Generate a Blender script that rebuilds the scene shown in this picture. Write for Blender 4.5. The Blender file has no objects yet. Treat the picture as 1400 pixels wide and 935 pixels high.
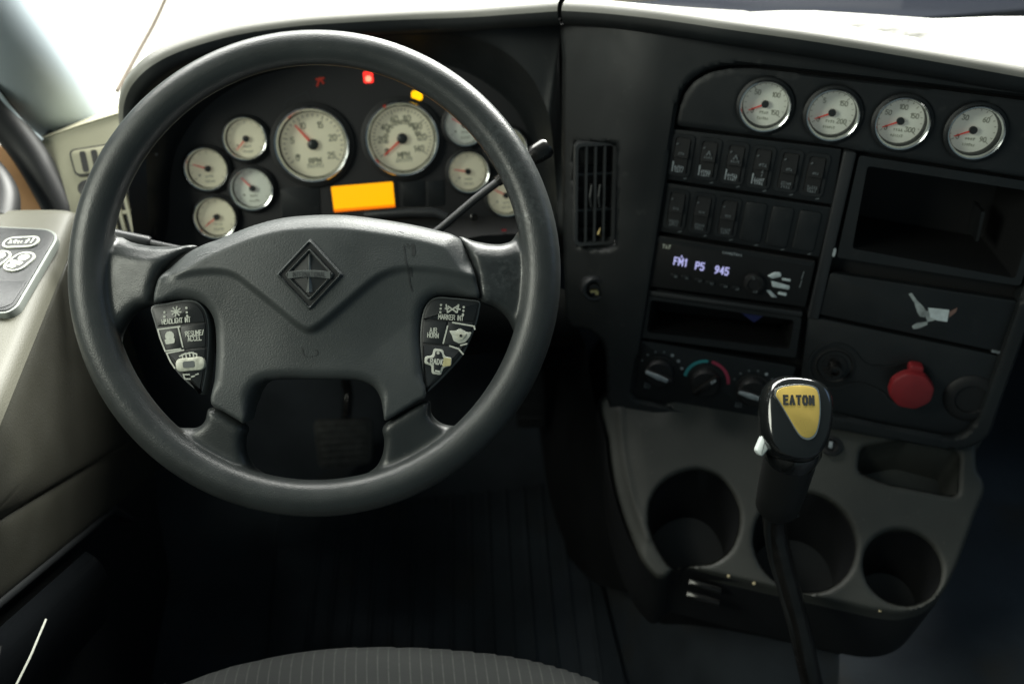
import bpy, bmesh, math, random
import numpy as np
from math import sin, cos, radians, pi, atan2, hypot
from mathutils import Matrix, Vector

random.seed(7)
scene = bpy.context.scene
COL = scene.collection

# ---------------------------------------------------------------- camera
FPX, YAW, PITCH = 1210.0, radians(8), radians(41)
CAM = np.array([0.0, 0.0, 1.30])
cam_data = bpy.data.cameras.new("camera")
cam = bpy.data.objects.new("camera", cam_data)
COL.objects.link(cam)
cam.location = CAM
cam.rotation_euler = (pi / 2 - PITCH, 0, -YAW)
cam_data.sensor_width = 36.0
cam_data.lens = FPX / 1400 * 36.0
cam_data.clip_start = 0.02
cam_data.clip_end = 200
cam_data.dof.use_dof = True
cam_data.dof.focus_distance = 0.835
cam_data.dof.aperture_fstop = 3.2
scene.camera = cam

# ---------------------------------------------------------------- world, lamps, exposure
world = bpy.data.worlds.new("World")
scene.world = world
world.use_nodes = True
bg = world.node_tree.nodes["Background"]
bg.inputs[0].default_value = (0.70, 0.94, 1.0, 1)
bg.inputs[1].default_value = 0.13

def area(name, loc, target, size, size_y, power, color):
    d = bpy.data.lights.new(name, 'AREA')
    d.shape = 'RECTANGLE'
    d.size, d.size_y, d.energy, d.color = size, size_y, power, color
    o = bpy.data.objects.new(name, d)
    COL.objects.link(o)
    o.location = loc
    o.rotation_euler = (Vector(target) - Vector(loc)).to_track_quat('-Z', 'Y').to_euler()
    return o
area("light_over_bonnet", (1.35, 3.0, 2.45), (0.45, 1.0, 0.85), 2.2, 1.3, 450, (1.0, 1.0, 0.93))
area("light_over_forecourt", (-1.0, 6.5, 5.0), (-1.0, 6.0, -1.2), 7.0, 7.0, 2600, (1.0, 1.0, 0.94))
area("light_door_window", (-1.15, 0.35, 1.60), (0.05, 0.80, 0.75), 0.8, 0.55, 14, (0.97, 1.0, 0.86))
area("light_far_window", (2.0, 0.5, 1.6), (0.7, 0.85, 0.85), 0.7, 0.5, 1.2, (0.40, 0.62, 1.0))
scene.view_settings.view_transform = 'Standard'
scene.view_settings.look = 'None'
scene.view_settings.gamma = 1
scene.view_settings.exposure = 0
scene.render.engine = 'CYCLES'
scene.cycles.use_denoising = True
scene.cycles.max_bounces = 6

# ---------------------------------------------------------------- measuring: picture point -> place in the cab
FW = np.array([sin(YAW) * cos(PITCH), cos(YAW) * cos(PITCH), -sin(PITCH)])
RT = np.array([cos(YAW), -sin(YAW), 0.0])
UP = np.cross(RT, FW)
def ray(x, y): return FW + RT * (x - 700) / FPX + UP * (467.5 - y) / FPX
def P(x, y, d): return CAM + ray(x, y) * d
def on_z(x, y, z):
    r = ray(x, y); return CAM + r * (z - CAM[2]) / r[2]
class Frame:
    def __init__(s, o, r, v, n):
        s.o, s.r, s.v, s.n = [np.array(a, float) for a in (o, r, v, n)]
    @classmethod
    def yl(c, o, yaw, lean, roll=0):
        a, L = radians(yaw), radians(lean)
        r = np.array([cos(a), sin(a), 0]); nh = np.array([sin(a), -cos(a), 0])
        v = np.array([0, 0, cos(L)]) - nh * sin(L); n = nh * cos(L) + np.array([0, 0, sin(L)])
        q = radians(roll)
        return c(o, r * cos(q) + v * sin(q), v * cos(q) - r * sin(q), n)
    def uv(s, x, y, w=0.0):
        q = ray(x, y); t = np.dot(s.o + s.n * w - CAM, s.n) / np.dot(q, s.n)
        d = CAM + q * t - s.o
        return np.array([d @ s.r, d @ s.v])
    def uvf(s, x, y, wf):
        w = 0.0
        for _ in range(12):
            a = s.uv(x, y, w); w = float(wf(a[0], a[1]))
        return a
    def poly(s, pts, w=0.0): return np.array([s.uv(x, y, w) for x, y in pts])
    def pt(s, u, v, w=0.0): return s.o + s.r * u + s.v * v + s.n * w
    def at(s, u, v, w=0.0, roll=0.0):
        q = radians(roll)
        return Frame(s.pt(u, v, w), s.r * cos(q) + s.v * sin(q), s.v * cos(q) - s.r * sin(q), s.n)
    @property
    def M(s):
        m = Matrix.Identity(4)
        for i in range(3):
            m[i][0], m[i][1], m[i][2], m[i][3] = s.r[i], s.v[i], s.n[i], s.o[i]
        return m

# ---------------------------------------------------------------- shapes: each returns (verts, faces)
def join(*ms):
    V, Fc = [], []
    for v, f in ms:
        k = len(V); V += [tuple(map(float, p)) for p in v]; Fc += [tuple(i + k for i in q) for q in f]
    return V, Fc
def crspline(pts, n=6, closed=False):
    pts = np.array(pts, float); m = len(pts); out = []
    rng = range(m) if closed else range(m - 1)
    for i in rng:
        if closed: a, b, c, d = pts[(i - 1) % m], pts[i], pts[(i + 1) % m], pts[(i + 2) % m]
        else: a, b, c, d = pts[max(i - 1, 0)], pts[i], pts[i + 1], pts[min(i + 2, m - 1)]
        for k in range(n):
            t = k / n
            out.append(0.5 * (2 * b + (c - a) * t + (2 * a - 5 * b + 4 * c - d) * t * t + (3 * b - a - 3 * c + d) * t ** 3))
    if not closed: out.append(pts[-1])
    return np.array(out)
def loft(rows, closed=False):
    V = [tuple(p) for r in rows for p in r]; n = len(rows[0]); Fc = []
    for i in range(len(rows) - 1):
        for j in range(n if closed else n - 1):
            a, b = i * n + j, i * n + (j + 1) % n
            Fc.append((a, b, b + n, a + n))
    return V, Fc
def surf(rows, nr=6, nc=6, closed=False):
    rows = [crspline(r, nc, closed) for r in rows]
    arr = np.array(rows)
    cols = [crspline(arr[:, j], nr) for j in range(arr.shape[1])]
    return loft(np.array(cols).transpose(1, 0, 2), closed)
def tube(pts, rad, seg=16, caps=True):
    pts = [Vector(p) for p in pts]; rad = [rad] * len(pts) if np.isscalar(rad) else rad
    rows, up = [], None
    for i, p in enumerate(pts):
        t = (pts[min(i + 1, len(pts) - 1)] - pts[max(i - 1, 0)]).normalized()
        if up is None: up = t.orthogonal().normalized()
        up = (up - t * up.dot(t)).normalized(); s = t.cross(up)
        rows.append([tuple(p + (up * cos(a) + s * sin(a)) * rad[i]) for a in [2 * pi * k / seg for k in range(seg)]])
    V, Fc = loft(rows, True)
    if caps:
        Fc.append(tuple(range(seg))[::-1]); k = len(V) - seg; Fc.append(tuple(range(k, k + seg)))
    return V, Fc
def lathe(prof, seg=48, cap0=False, cap1=False):
    rows = [[(r * cos(a), r * sin(a), z) for a in [2 * pi * k / seg for k in range(seg)]] for r, z in prof]
    V, Fc = loft(rows, True)
    if cap0: Fc.append(tuple(range(seg))[::-1])
    if cap1: k = len(V) - seg; Fc.append(tuple(range(k, k + seg)))
    return V, Fc
def area2(p): return 0.5 * sum(p[i][0] * p[(i + 1) % len(p)][1] - p[(i + 1) % len(p)][0] * p[i][1] for i in range(len(p)))
def inset(p, d):
    p = [np.array(q, float) for q in p]
    if area2(p) < 0: p = p[::-1]
    out, n = [], len(p)
    for i in range(n):
        a = p[i] - p[i - 1]; b = p[(i + 1) % n] - p[i]
        la, lb = np.hypot(*a), np.hypot(*b)
        if la < 1e-9 or lb < 1e-9: out.append(p[i]); continue
        na, nb = np.array([-a[1], a[0]]) / la, np.array([-b[1], b[0]]) / lb
        m = na + nb; k = max(np.dot(m, m), 0.5)
        out.append(p[i] + m * (2 * d / k))
    return np.array(out)
def prism(p, w0, w1, bev=0.0):
    p = np.array(p, float)
    if area2(p) < 0: p = p[::-1]
    n = len(p); rows = [[(x, y, w0) for x, y in p]]
    if bev:
        rows += [[(x, y, w1 - bev) for x, y in p], [(x, y, w1 - bev * .3) for x, y in inset(p, bev * .3)], [(x, y, w1) for x, y in inset(p, bev)]]
    else: rows.append([(x, y, w1) for x, y in p])
    V, Fc = loft(rows, True)
    k = len(V) - n
    Fc.append(tuple(range(k, k + n))); Fc.append(tuple(range(n))[::-1])
    return V, Fc
def ringprism(p, q, w0, w1):
    """closed band between outline p (outside) and q (inside), same count"""
    n = len(p); rows = []
    for poly_, w in ((p, w0), (p, w1), (q, w1), (q, w0)): rows.append([(x, y, w) for x, y in poly_])
    return loft(rows, True)
def rrect(w, h, r, k=5, cx=0, cy=0):
    out = []
    for sx, sy, a0 in ((1, 1, 0), (-1, 1, 90), (-1, -1, 180), (1, -1, 270)):
        for i in range(k + 1):
            a = radians(a0 + 90 * i / k)
            out.append((cx + sx * (w / 2 - r) + r * cos(a), cy + sy * (h / 2 - r) + r * sin(a)))
    return np.array(out)
def rquad(p, r, k=4):
    """round the corners of a polygon"""
    p = [np.array(q, float) for q in p]
    if area2(p) < 0: p = p[::-1]
    out, n = [], len(p)
    for i in range(n):
        a, b, c = p[i - 1], p[i], p[(i + 1) % n]
        d0, d1 = (a - b), (c - b); l0, l1 = np.hypot(*d0), np.hypot(*d1)
        rr = min(r, l0 * .45, l1 * .45); s, e = b + d0 / l0 * rr, b + d1 / l1 * rr
        for j in range(k + 1):
            t = j / k; out.append((1 - t) ** 2 * s + 2 * t * (1 - t) * b + t * t * e)
    return np.array(out)
def clip(p, a, b):
    """keep the part of p on the left of the line a->b"""
    a, b = np.array(a), np.array(b); d = b - a; out = []
    sd = lambda q: d[0] * (q[1] - a[1]) - d[1] * (q[0] - a[0])
    for i in range(len(p)):
        q, s = np.array(p[i]), np.array(p[(i + 1) % len(p)]); x, y = sd(q), sd(s)
        if x >= 0: out.append(q)
        if x * y < 0: out.append(q + (s - q) * x / (x - y))
    return np.array(out)
def box(cx, cy, cz, sx, sy, sz):
    return prism([(cx - sx / 2, cy - sy / 2), (cx + sx / 2, cy - sy / 2), (cx + sx / 2, cy + sy / 2), (cx - sx / 2, cy + sy / 2)], cz - sz / 2, cz + sz / 2)

def segdist(Pn, poly, closed=True):
    """distance, and nearest point, from points Pn to a polyline"""
    poly = np.asarray(poly, float)
    A = poly if closed else poly[:-1]; B = np.roll(poly, -1, 0) if closed else poly[1:]
    best = np.full(len(Pn), 1e9); near = np.zeros((len(Pn), 2))
    for a, b in zip(A, B):
        d = b - a; L = d @ d
        if L < 1e-14: continue
        t = np.clip(((Pn - a) @ d) / L, 0, 1); q = a + t[:, None] * d
        dd = np.hypot(*(Pn - q).T); m = dd < best
        best[m] = dd[m]; near[m] = q[m]
    return best, near
def inside(Pn, polys):
    c = np.zeros(len(Pn), bool)
    for p in polys:
        A, B = np.asarray(p), np.roll(np.asarray(p), -1, 0)
        for a, b in zip(A, B):
            if a[1] == b[1]: continue
            m = (a[1] > Pn[:, 1]) != (b[1] > Pn[:, 1])
            c ^= m & (Pn[:, 0] < (b[0] - a[0]) * (Pn[:, 1] - a[1]) / (b[1] - a[1]) + a[0])
    return c
def relief(outlines, hfun, step, skirt=None):
    """a moulded surface over an outline (holes follow it): height hfun(u, v, distance to edge); skirt(u,v,w) gives the lower edge"""
    outer = np.asarray(outlines[0]); lo, hi = outer.min(0) - step, outer.max(0) + step
    nu, nv = int((hi[0] - lo[0]) / step) + 2, int((hi[1] - lo[1]) / step) + 2
    U, Vv = np.meshgrid(lo[0] + step * np.arange(nu), lo[1] + step * np.arange(nv), indexing='ij')
    G = np.stack([U.ravel(), Vv.ravel()], 1)
    Cc = np.stack([(U[:-1, :-1] + step / 2).ravel(), (Vv[:-1, :-1] + step / 2).ravel()], 1)
    keep = inside(Cc, outlines).reshape(nu - 1, nv - 1)
    ii, jj = np.nonzero(keep)
    quads = np.stack([ii * nv + jj, (ii + 1) * nv + jj, (ii + 1) * nv + jj + 1, ii * nv + jj + 1], 1)
    used, inv = np.unique(quads, return_inverse=True); quads = inv.reshape(-1, 4)
    pts = G[used].copy()
    D = np.full(len(pts), 1e9); N = np.zeros_like(pts)
    for o in outlines:
        d, n = segdist(pts, o); m = d < D; D[m] = d[m]; N[m] = n[m]
    ins = inside(pts, outlines)
    from collections import Counter
    ec = Counter()
    for q in quads:
        for k in range(4): ec[tuple(sorted((q[k], q[(k + 1) % 4])))] += 1
    bverts = set(); bed = [e for e, c in ec.items() if c == 1]
    for e in bed: bverts.update(e)
    snap = ~ins
    snap[list(bverts)] = True
    pts[snap] = N[snap]; D[snap] = 0
    w = hfun(pts[:, 0], pts[:, 1], D)
    V = [(a, b, c) for (a, b), c in zip(pts, w)]
    Fc = [tuple(map(int, q)) for q in quads]
    if skirt is not None:
        bs = set(bed); mp = {}
        for q in quads:
            for k in range(4):
                a, b = int(q[k]), int(q[(k + 1) % 4])
                if tuple(sorted((a, b))) in bs:
                    for c in (a, b):
                        if c not in mp:
                            mp[c] = len(V); V.append(tuple(skirt(*V[c])))
                    Fc.append((b, a, mp[a], mp[b]))
    return V, Fc
def sstep(a, b, x):
    t = np.clip((x - a) / (b - a), 0, 1); return t * t * (3 - 2 * t)
def roundoff(d, R): 
    q = R - np.minimum(d, R); return R - np.sqrt(np.maximum(R * R - q * q, 0))

# ---------------------------------------------------------------- lettering as flat strokes
G_ = {'A': [[(0,0),(.3,1),(.6,0)],[(.12,.36),(.48,.36)]], 'B': [[(0,0),(0,1),(.45,1),(.55,.78),(.42,.53),(0,.53)],[(.42,.53),(.6,.3),(.45,0),(0,0)]],
 'C': [[(.6,.85),(.42,1),(.15,1),(0,.75),(0,.25),(.15,0),(.42,0),(.6,.15)]], 'D': [[(0,0),(0,1),(.35,1),(.6,.7),(.6,.3),(.35,0),(0,0)]],
 'E': [[(.55,1),(0,1),(0,0),(.55,0)],[(0,.52),(.45,.52)]], 'F': [[(.55,1),(0,1),(0,0)],[(0,.52),(.45,.52)]],
 'G': [[(.6,.85),(.42,1),(.15,1),(0,.75),(0,.25),(.15,0),(.45,0),(.6,.2),(.6,.45),(.35,.45)]], 'H': [[(0,0),(0,1)],[(.58,0),(.58,1)],[(0,.5),(.58,.5)]],
 'I': [[(.1,0),(.1,1)]], 'J': [[(.5,1),(.5,.2),(.35,0),(.15,0),(0,.2)]], 'K': [[(0,0),(0,1)],[(.58,1),(0,.45)],[(.18,.6),(.6,0)]], 'L': [[(0,1),(0,0),(.52,0)]],
 'M': [[(0,0),(0,1),(.35,.35),(.7,1),(.7,0)]], 'N': [[(0,0),(0,1),(.58,0),(.58,1)]], 'O': [[(.15,0),(0,.25),(0,.75),(.15,1),(.45,1),(.6,.75),(.6,.25),(.45,0),(.15,0)]],
 'P': [[(0,0),(0,1),(.45,1),(.58,.76),(.45,.5),(0,.5)]], 'R': [[(0,0),(0,1),(.45,1),(.58,.76),(.45,.52),(0,.52)],[(.3,.52),(.6,0)]],
 'S': [[(.56,.86),(.4,1),(.15,1),(.02,.78),(.15,.56),(.43,.46),(.57,.24),(.43,0),(.15,0),(0,.14)]], 'T': [[(0,1),(.6,1)],[(.3,1),(.3,0)]],
 'U': [[(0,1),(0,.2),(.15,0),(.43,0),(.58,.2),(.58,1)]], 'V': [[(0,1),(.3,0),(.6,1)]], 'W': [[(0,1),(.18,0),(.37,.7),(.56,0),(.75,1)]], 'X': [[(0,0),(.6,1)],[(0,1),(.6,0)]],
 'Y': [[(0,1),(.3,.5),(.6,1)],[(.3,.5),(.3,0)]], 'Z': [[(0,1),(.58,1),(0,0),(.58,0)]], '/': [[(0,0),(.4,1)]], '-': [[(.1,.5),(.5,.5)]], ' ': [],
 '0': [[(.15,0),(0,.25),(0,.75),(.15,1),(.43,1),(.58,.75),(.58,.25),(.43,0),(.15,0)]], '1': [[(.1,.8),(.3,1),(.3,0)]],
 '2': [[(0,.8),(.15,1),(.45,1),(.58,.75),(0,0),(.58,0)]], '3': [[(0,1),(.55,1),(.28,.6),(.58,.35),(.45,0),(.1,0),(0,.15)]], '4': [[(.45,0),(.45,1),(0,.32),(.6,.32)]],
 '5': [[(.55,1),(.05,1),(0,.55),(.4,.6),(.58,.32),(.42,0),(.1,0),(0,.12)]], '6': [[(.5,1),(.15,.75),(0,.3),(.15,0),(.43,0),(.58,.28),(.43,.54),(.05,.45)]],
 '8': [[(.3,.53),(.05,.75),(.15,1),(.45,1),(.55,.75),(.3,.53),(0,.28),(.12,0),(.46,0),(.6,.28),(.3,.53)]], '9': [[(.08,0),(.43,.25),(.58,.7),(.43,1),(.15,1),(0,.72),(.15,.46),(.53,.55)]],
 '7': [[(0,1),(.58,1),(.2,0)]]}
def strokes(lines, t, w=0.0, thick=0.0):
    V, Fc = [], []; k = 0
    for ln in lines:
        for a, b in zip(ln[:-1], ln[1:]):
            a, b = np.array(a, float), np.array(b, float); d = b - a; L = np.hypot(*d)
            if L < 1e-9: continue
            d /= L; n = np.array([-d[1], d[0]]) * t / 2; a2, b2 = a - d * t * .45, b + d * t * .45
            z = w + (k % 9) * 1.5e-5; k += 1; i = len(V)
            for q in (a2 - n, b2 - n, b2 + n, a2 + n): V.append((q[0], q[1], z))
            Fc.append((i, i + 1, i + 2, i + 3))
    return V, Fc
def text(s, h, t, cx=0, cy=0, rot=0.0, w=0.0, sx=1.0, gap=.25):
    x, lines = 0.0, []
    for ch in s:
        g = G_.get(ch, []); wd = .35 if ch == ' ' else max([p[0] for l in g for p in l] + [.1])
        for l in g: lines.append([(x + p[0], p[1]) for p in l])
        x += wd + gap
    x -= gap; c, s_ = cos(rot), sin(rot); out = []
    for l in lines:
        o = []
        for a, b in l:
            a, b = (a - x / 2) * h * sx, (b - .5) * h
            o.append((cx + a * c - b * s_, cy + a * s_ + b * c))
        out.append(o)
    return strokes(out, t, w)
def smudge(wd, h, cx, cy, w, rnd, n=5):
    """worn, unreadable print: a row of short uneven strokes"""
    ls = []
    for i in range(n):
        x = cx - wd / 2 + wd * (i + .5) / n
        a = rnd.uniform(-.15, .15) * wd / n
        ls.append([(x + a, cy - h / 2), (x - a, cy + h / 2 * rnd.uniform(.5, 1))])
        if rnd.random() < .7: yy = cy + rnd.choice([-.45, 0, .45]) * h; ls.append([(x - wd / n * .3, yy), (x + wd / n * .3, yy)])
    return strokes(ls, wd / n * .35, w)
def arc(r, a0, a1, n, cx=0, cy=0): return [(cx + r * cos(radians(a0 + (a1 - a0) * i / n)), cy + r * sin(radians(a0 + (a1 - a0) * i / n))) for i in range(n + 1)]

# ---------------------------------------------------------------- materials
def mat(name, color, rough=.5, metal=0.0, bump=0.0, bscale=900, vary=0.0, vscale=12, spec=.5, coat=0.0, emit=None, estr=0.0, rvar=0.0, wear=None):
    m = bpy.data.materials.new(name); m.use_nodes = True
    nt = m.node_tree; b = nt.nodes["Principled BSDF"]; L = nt.links.new
    b.inputs['Base Color'].default_value = (*color, 1); b.inputs['Roughness'].default_value = rough
    b.inputs['Metallic'].default_value = metal; b.inputs['Specular IOR Level'].default_value = spec
    b.inputs['Coat Weight'].default_value = coat; b.inputs['Coat Roughness'].default_value = .08
    if emit: b.inputs['Emission Color'].default_value = (*emit, 1); b.inputs['Emission Strength'].default_value = estr
    tc = nt.nodes.new('ShaderNodeTexCoord')
    def noise(sc, det=4):
        n = nt.nodes.new('ShaderNodeTexNoise'); n.inputs['Scale'].default_value = sc; n.inputs['Detail'].default_value = det
        L(tc.outputs['Object'], n.inputs['Vector']); return n
    def ramp(src, a, b_, x0, x1):
        r = nt.nodes.new('ShaderNodeMapRange'); L(src, r.inputs[0])
        r.inputs[1].default_value, r.inputs[2].default_value, r.inputs[3].default_value, r.inputs[4].default_value = a, b_, x0, x1
        return r.outputs[0]
    last = None
    if vary:
        n = noise(vscale, 6); f = ramp(n.outputs['Fac'], .3, .7, 1 - vary, 1 + vary)
        mx = nt.nodes.new('ShaderNodeVectorMath'); mx.operation = 'SCALE'; mx.inputs[0].default_value = color; L(f, mx.inputs['Scale'])
        last = mx.outputs[0]; L(last, b.inputs['Base Color'])
    if rvar:
        n = noise(vscale * 2.3, 7); L(ramp(n.outputs['Fac'], .3, .7, max(rough - rvar, .05), rough + rvar), b.inputs['Roughness'])
    if wear:   # specks of dust or scuffs with a shape of their own
        wc_, wsc, lo, hi = wear
        n = noise(wsc, 8); f = ramp(n.outputs['Fac'], lo, hi, 0, 1)
        mx = nt.nodes.new('ShaderNodeMix'); mx.data_type = 'RGBA'; L(f, mx.inputs[0])
        if last: L(last, mx.inputs[6])
        else: mx.inputs[6].default_value = (*color, 1)
        mx.inputs[7].default_value = (*wc_, 1); L(mx.outputs[2], b.inputs['Base Color'])
    if bump:
        n = noise(bscale, 2); bp = nt.nodes.new('ShaderNodeBump'); bp.inputs['Strength'].default_value = bump; bp.inputs['Distance'].default_value = .0006
        L(n.outputs['Fac'], bp.inputs['Height']); L(bp.outputs[0], b.inputs['Normal'])
    return m
MT = {}
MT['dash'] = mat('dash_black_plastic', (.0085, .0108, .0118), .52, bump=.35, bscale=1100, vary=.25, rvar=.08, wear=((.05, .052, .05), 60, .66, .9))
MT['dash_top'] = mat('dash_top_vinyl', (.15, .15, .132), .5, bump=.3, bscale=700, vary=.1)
MT['panel'] = mat('panel_black_plastic', (.0095, .0115, .0128), .48, bump=.25, bscale=1300, vary=.3, rvar=.08, wear=((.035, .037, .037), 70, .64, .9))
MT['trim'] = mat('trim_dark_grey', (.022, .024, .026), .45, bump=.25, bscale=1300, rvar=.08)
MT['deep'] = mat('matt_black', (.006, .0065, .007), .6)
MT['cluster'] = mat('cluster_face', (.016, .016, .017), .55, vary=.15)
MT['wheel'] = mat('wheel_urethane', (.029, .033, .033), .36, bump=.4, bscale=750, vary=.14, vscale=25, rvar=.05, wear=((.075, .08, .078), 240, .68, .85))
MT['hub'] = mat('hub_cover_vinyl', (.047, .053, .053), .44, bump=.45, bscale=750, vary=.16, vscale=16, rvar=.06, wear=((.085, .09, .088), 260, .66, .82))
MT['hubdark'] = mat('groove_black', (.008, .009, .009), .5)
MT['hubscuff'] = mat('hub_scuff', (.032, .035, .035), .5, vary=.3, vscale=200)
MT['emblem'] = mat('emblem_satin', (.13, .14, .135), .3, metal=.3, bump=.1)
MT['emblemdk'] = mat('emblem_dark_facet', (.028, .030, .030), .4)
MT['pad'] = mat('pad_black', (.013, .015, .016), .42, bump=.15, vary=.2)
MT['padedge'] = mat('pad_edge_grey', (.10, .11, .11), .4)
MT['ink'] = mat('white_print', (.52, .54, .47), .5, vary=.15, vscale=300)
MT['inkdim'] = mat('dim_print', (.16, .18, .19), .5, vary=.35, vscale=200)
MT['inkmid'] = mat('grey_print', (.36, .40, .42), .5, vary=.3, vscale=200)
MT['worn'] = mat('worn_clear_plastic', (.52, .53, .44), .35, vary=.35, vscale=180)
MT['amberlens'] = mat('worn_yellow_plastic', (.5, .46, .24), .35, vary=.2, vscale=200)
MT['beige'] = mat('beige_vinyl', (.31, .30, .215), .55, bump=.35, bscale=600, vary=.06)
MT['doorshaded'] = mat('door_vinyl_shaded', (.025, .025, .018), .6, bump=.4, bscale=600, vary=.12, rvar=.05)  # beige-olive door vinyl with the shade on the door side darkened into its colour
MT['doordark'] = mat('door_dark_vinyl', (.012, .014, .015), .5, bump=.3, bscale=700)
MT['gloss'] = mat('gloss_black', (.006, .007, .008), .08)
MT['armrest'] = mat('armrest_vinyl', (.080, .079, .058), .55, bump=.35, bscale=600, vary=.06)
MT['brown'] = mat('tan_trim', (.30, .16, .065), .6, vary=.15)
MT['rubber'] = mat('black_rubber', (.014, .015, .016), .5)
MT['chrome'] = mat('chrome', (.72, .74, .74), .16, metal=1, rvar=.06, vscale=40)
MT['dial'] = mat('dial_ivory', (.80, .78, .58), .5, vary=.05, vscale=30, emit=(1, .97, .68), estr=.15)
MT['dialw'] = mat('dial_pale_green', (.72, .77, .66), .5, vary=.05, vscale=30, emit=(.95, 1, .85), estr=.11)  # faint glow added for brightness, also on panel gauges that have no backlight
MT['dialink'] = mat('dial_ink', (.26, .27, .20), .5)
MT['dialgrey'] = mat('dial_faint_print', (.40, .42, .33), .5)
MT['vane'] = mat('vent_vane_grey', (.05, .053, .055), .45)
MT['dialhub'] = mat('needle_hub', (.03, .034, .034), .35)
MT['needle'] = mat('needle_red', (.80, .055, .035), .4, emit=(1, .08, .05), estr=.10)
MT['orange'] = mat('lit_orange_display', (.2, .08, 0), .4, emit=(1.0, .42, .0), estr=1.25)
MT['orange_low'] = mat('lit_orange_edge', (.2, .06, 0), .4, emit=(1.0, .20, .0), estr=1.0)
MT['red_on'] = mat('lit_red_lamp', (.2, .01, .01), .4, emit=(1, .03, .02), estr=1.6)
MT['red_core'] = mat('lit_red_core', (.3, .1, .05), .4, emit=(1, .25, .15), estr=2.0)
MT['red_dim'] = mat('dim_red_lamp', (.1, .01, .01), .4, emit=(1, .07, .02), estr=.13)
MT['amber_on'] = mat('lit_amber_lamp', (.3, .15, .0), .4, emit=(1, .52, .0), estr=1.5)
MT['lcd'] = mat('lit_radio_digits', (.2, .2, .3), .4, emit=(.55, .55, 1.0), estr=.75)
MT['redknob'] = mat('red_knob_plastic', (.21, .016, .020), .42, bump=.15, vary=.12, vscale=60)
MT['knob'] = mat('knob_gloss_black', (.007, .008, .008), .16, coat=.8, rvar=.03)
MT['sleeve'] = mat('sleeve_black', (.009, .010, .010), .5, bump=.3)
MT['rod'] = mat('rod_black_paint', (.014, .0135, .013), .20, metal=.2, vary=.4, vscale=40, rvar=.08)
MT['gold'] = mat('gold_foil', (.80, .58, .15), .30, metal=.6, bump=.5, bscale=45, rvar=.08)
MT['silver'] = mat('silver_edge', (.75, .75, .70), .25, metal=1)
MT['white'] = mat('white_plastic', (.62, .68, .66), .45)
MT['plateedge'] = mat('plate_edge_satin', (.22, .24, .22), .4)
MT['console'] = mat('console_grey_vinyl', (.040, .042, .037), .55, bump=.4, bscale=700, vary=.18, vscale=14, rvar=.06, wear=((.09, .088, .075), 150, .64, .86))
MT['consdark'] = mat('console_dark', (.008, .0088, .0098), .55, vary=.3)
MT['floor'] = mat('floor_rubber', (.034, .041, .049), .75, bump=.5, bscale=300, vary=.4, vscale=6, spec=.15, wear=((.042, .039, .034), 9, .56, .8))
MT['metalpad'] = mat('worn_pedal_rubber', (.085, .086, .082), .5, vary=.4, vscale=60)
MT['cyan'] = mat('cyan_print', (.05, .36, .38), .5)
MT['redprint'] = mat('red_print', (.46, .05, .10), .5)
MT['blue'] = mat('blue_tab', (.01, .015, .09), .5)
MT['sticker'] = mat('torn_sticker', (.33, .37, .37), .5, vary=.4, vscale=120)
MT['foil'] = mat('sticker_foil', (.62, .70, .72), .4, vary=.15, vscale=150)
MT['rust'] = mat('sticker_rust', (.20, .12, .10), .6)
MT['brass'] = mat('brass', (.70, .55, .25), .3, metal=1)
MT['pillar'] = mat('pillar_grey', (.36, .42, .46), .5, vary=.05)
MT['concrete'] = mat('pale_concrete', (.62, .62, .56), .8, vary=.06, vscale=.6)
MT['navy'] = mat('navy_paint', (.0022, .0034, .0065), .85, spec=.08)
MT['gasket'] = mat('gasket_brown', (.10, .075, .05), .7)
MT['tan'] = mat('tan_strip', (.5, .42, .25), .6)
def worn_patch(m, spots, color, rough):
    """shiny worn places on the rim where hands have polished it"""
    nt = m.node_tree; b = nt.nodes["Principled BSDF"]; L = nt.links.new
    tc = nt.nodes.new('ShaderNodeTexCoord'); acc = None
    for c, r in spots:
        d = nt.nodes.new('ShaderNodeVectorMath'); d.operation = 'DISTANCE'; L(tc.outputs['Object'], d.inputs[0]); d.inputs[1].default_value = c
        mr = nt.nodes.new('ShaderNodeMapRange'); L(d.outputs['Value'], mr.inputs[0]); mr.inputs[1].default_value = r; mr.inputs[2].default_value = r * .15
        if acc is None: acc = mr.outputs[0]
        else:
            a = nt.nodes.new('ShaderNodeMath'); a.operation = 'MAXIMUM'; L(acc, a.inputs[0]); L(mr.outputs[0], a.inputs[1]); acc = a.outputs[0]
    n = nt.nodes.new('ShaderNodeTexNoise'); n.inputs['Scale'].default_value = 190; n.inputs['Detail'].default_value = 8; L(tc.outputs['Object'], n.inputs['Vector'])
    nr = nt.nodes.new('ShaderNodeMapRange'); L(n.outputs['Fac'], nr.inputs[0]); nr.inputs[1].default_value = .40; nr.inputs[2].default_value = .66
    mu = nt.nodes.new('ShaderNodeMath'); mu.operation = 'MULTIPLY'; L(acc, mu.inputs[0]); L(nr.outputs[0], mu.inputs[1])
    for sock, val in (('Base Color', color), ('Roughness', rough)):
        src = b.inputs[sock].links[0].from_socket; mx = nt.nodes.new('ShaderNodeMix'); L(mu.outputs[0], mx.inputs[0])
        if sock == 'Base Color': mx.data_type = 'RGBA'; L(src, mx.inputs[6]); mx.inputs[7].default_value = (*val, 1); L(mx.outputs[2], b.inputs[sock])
        else: L(src, mx.inputs[2]); mx.inputs[3].default_value = val; L(mx.outputs[0], b.inputs[sock])
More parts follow.
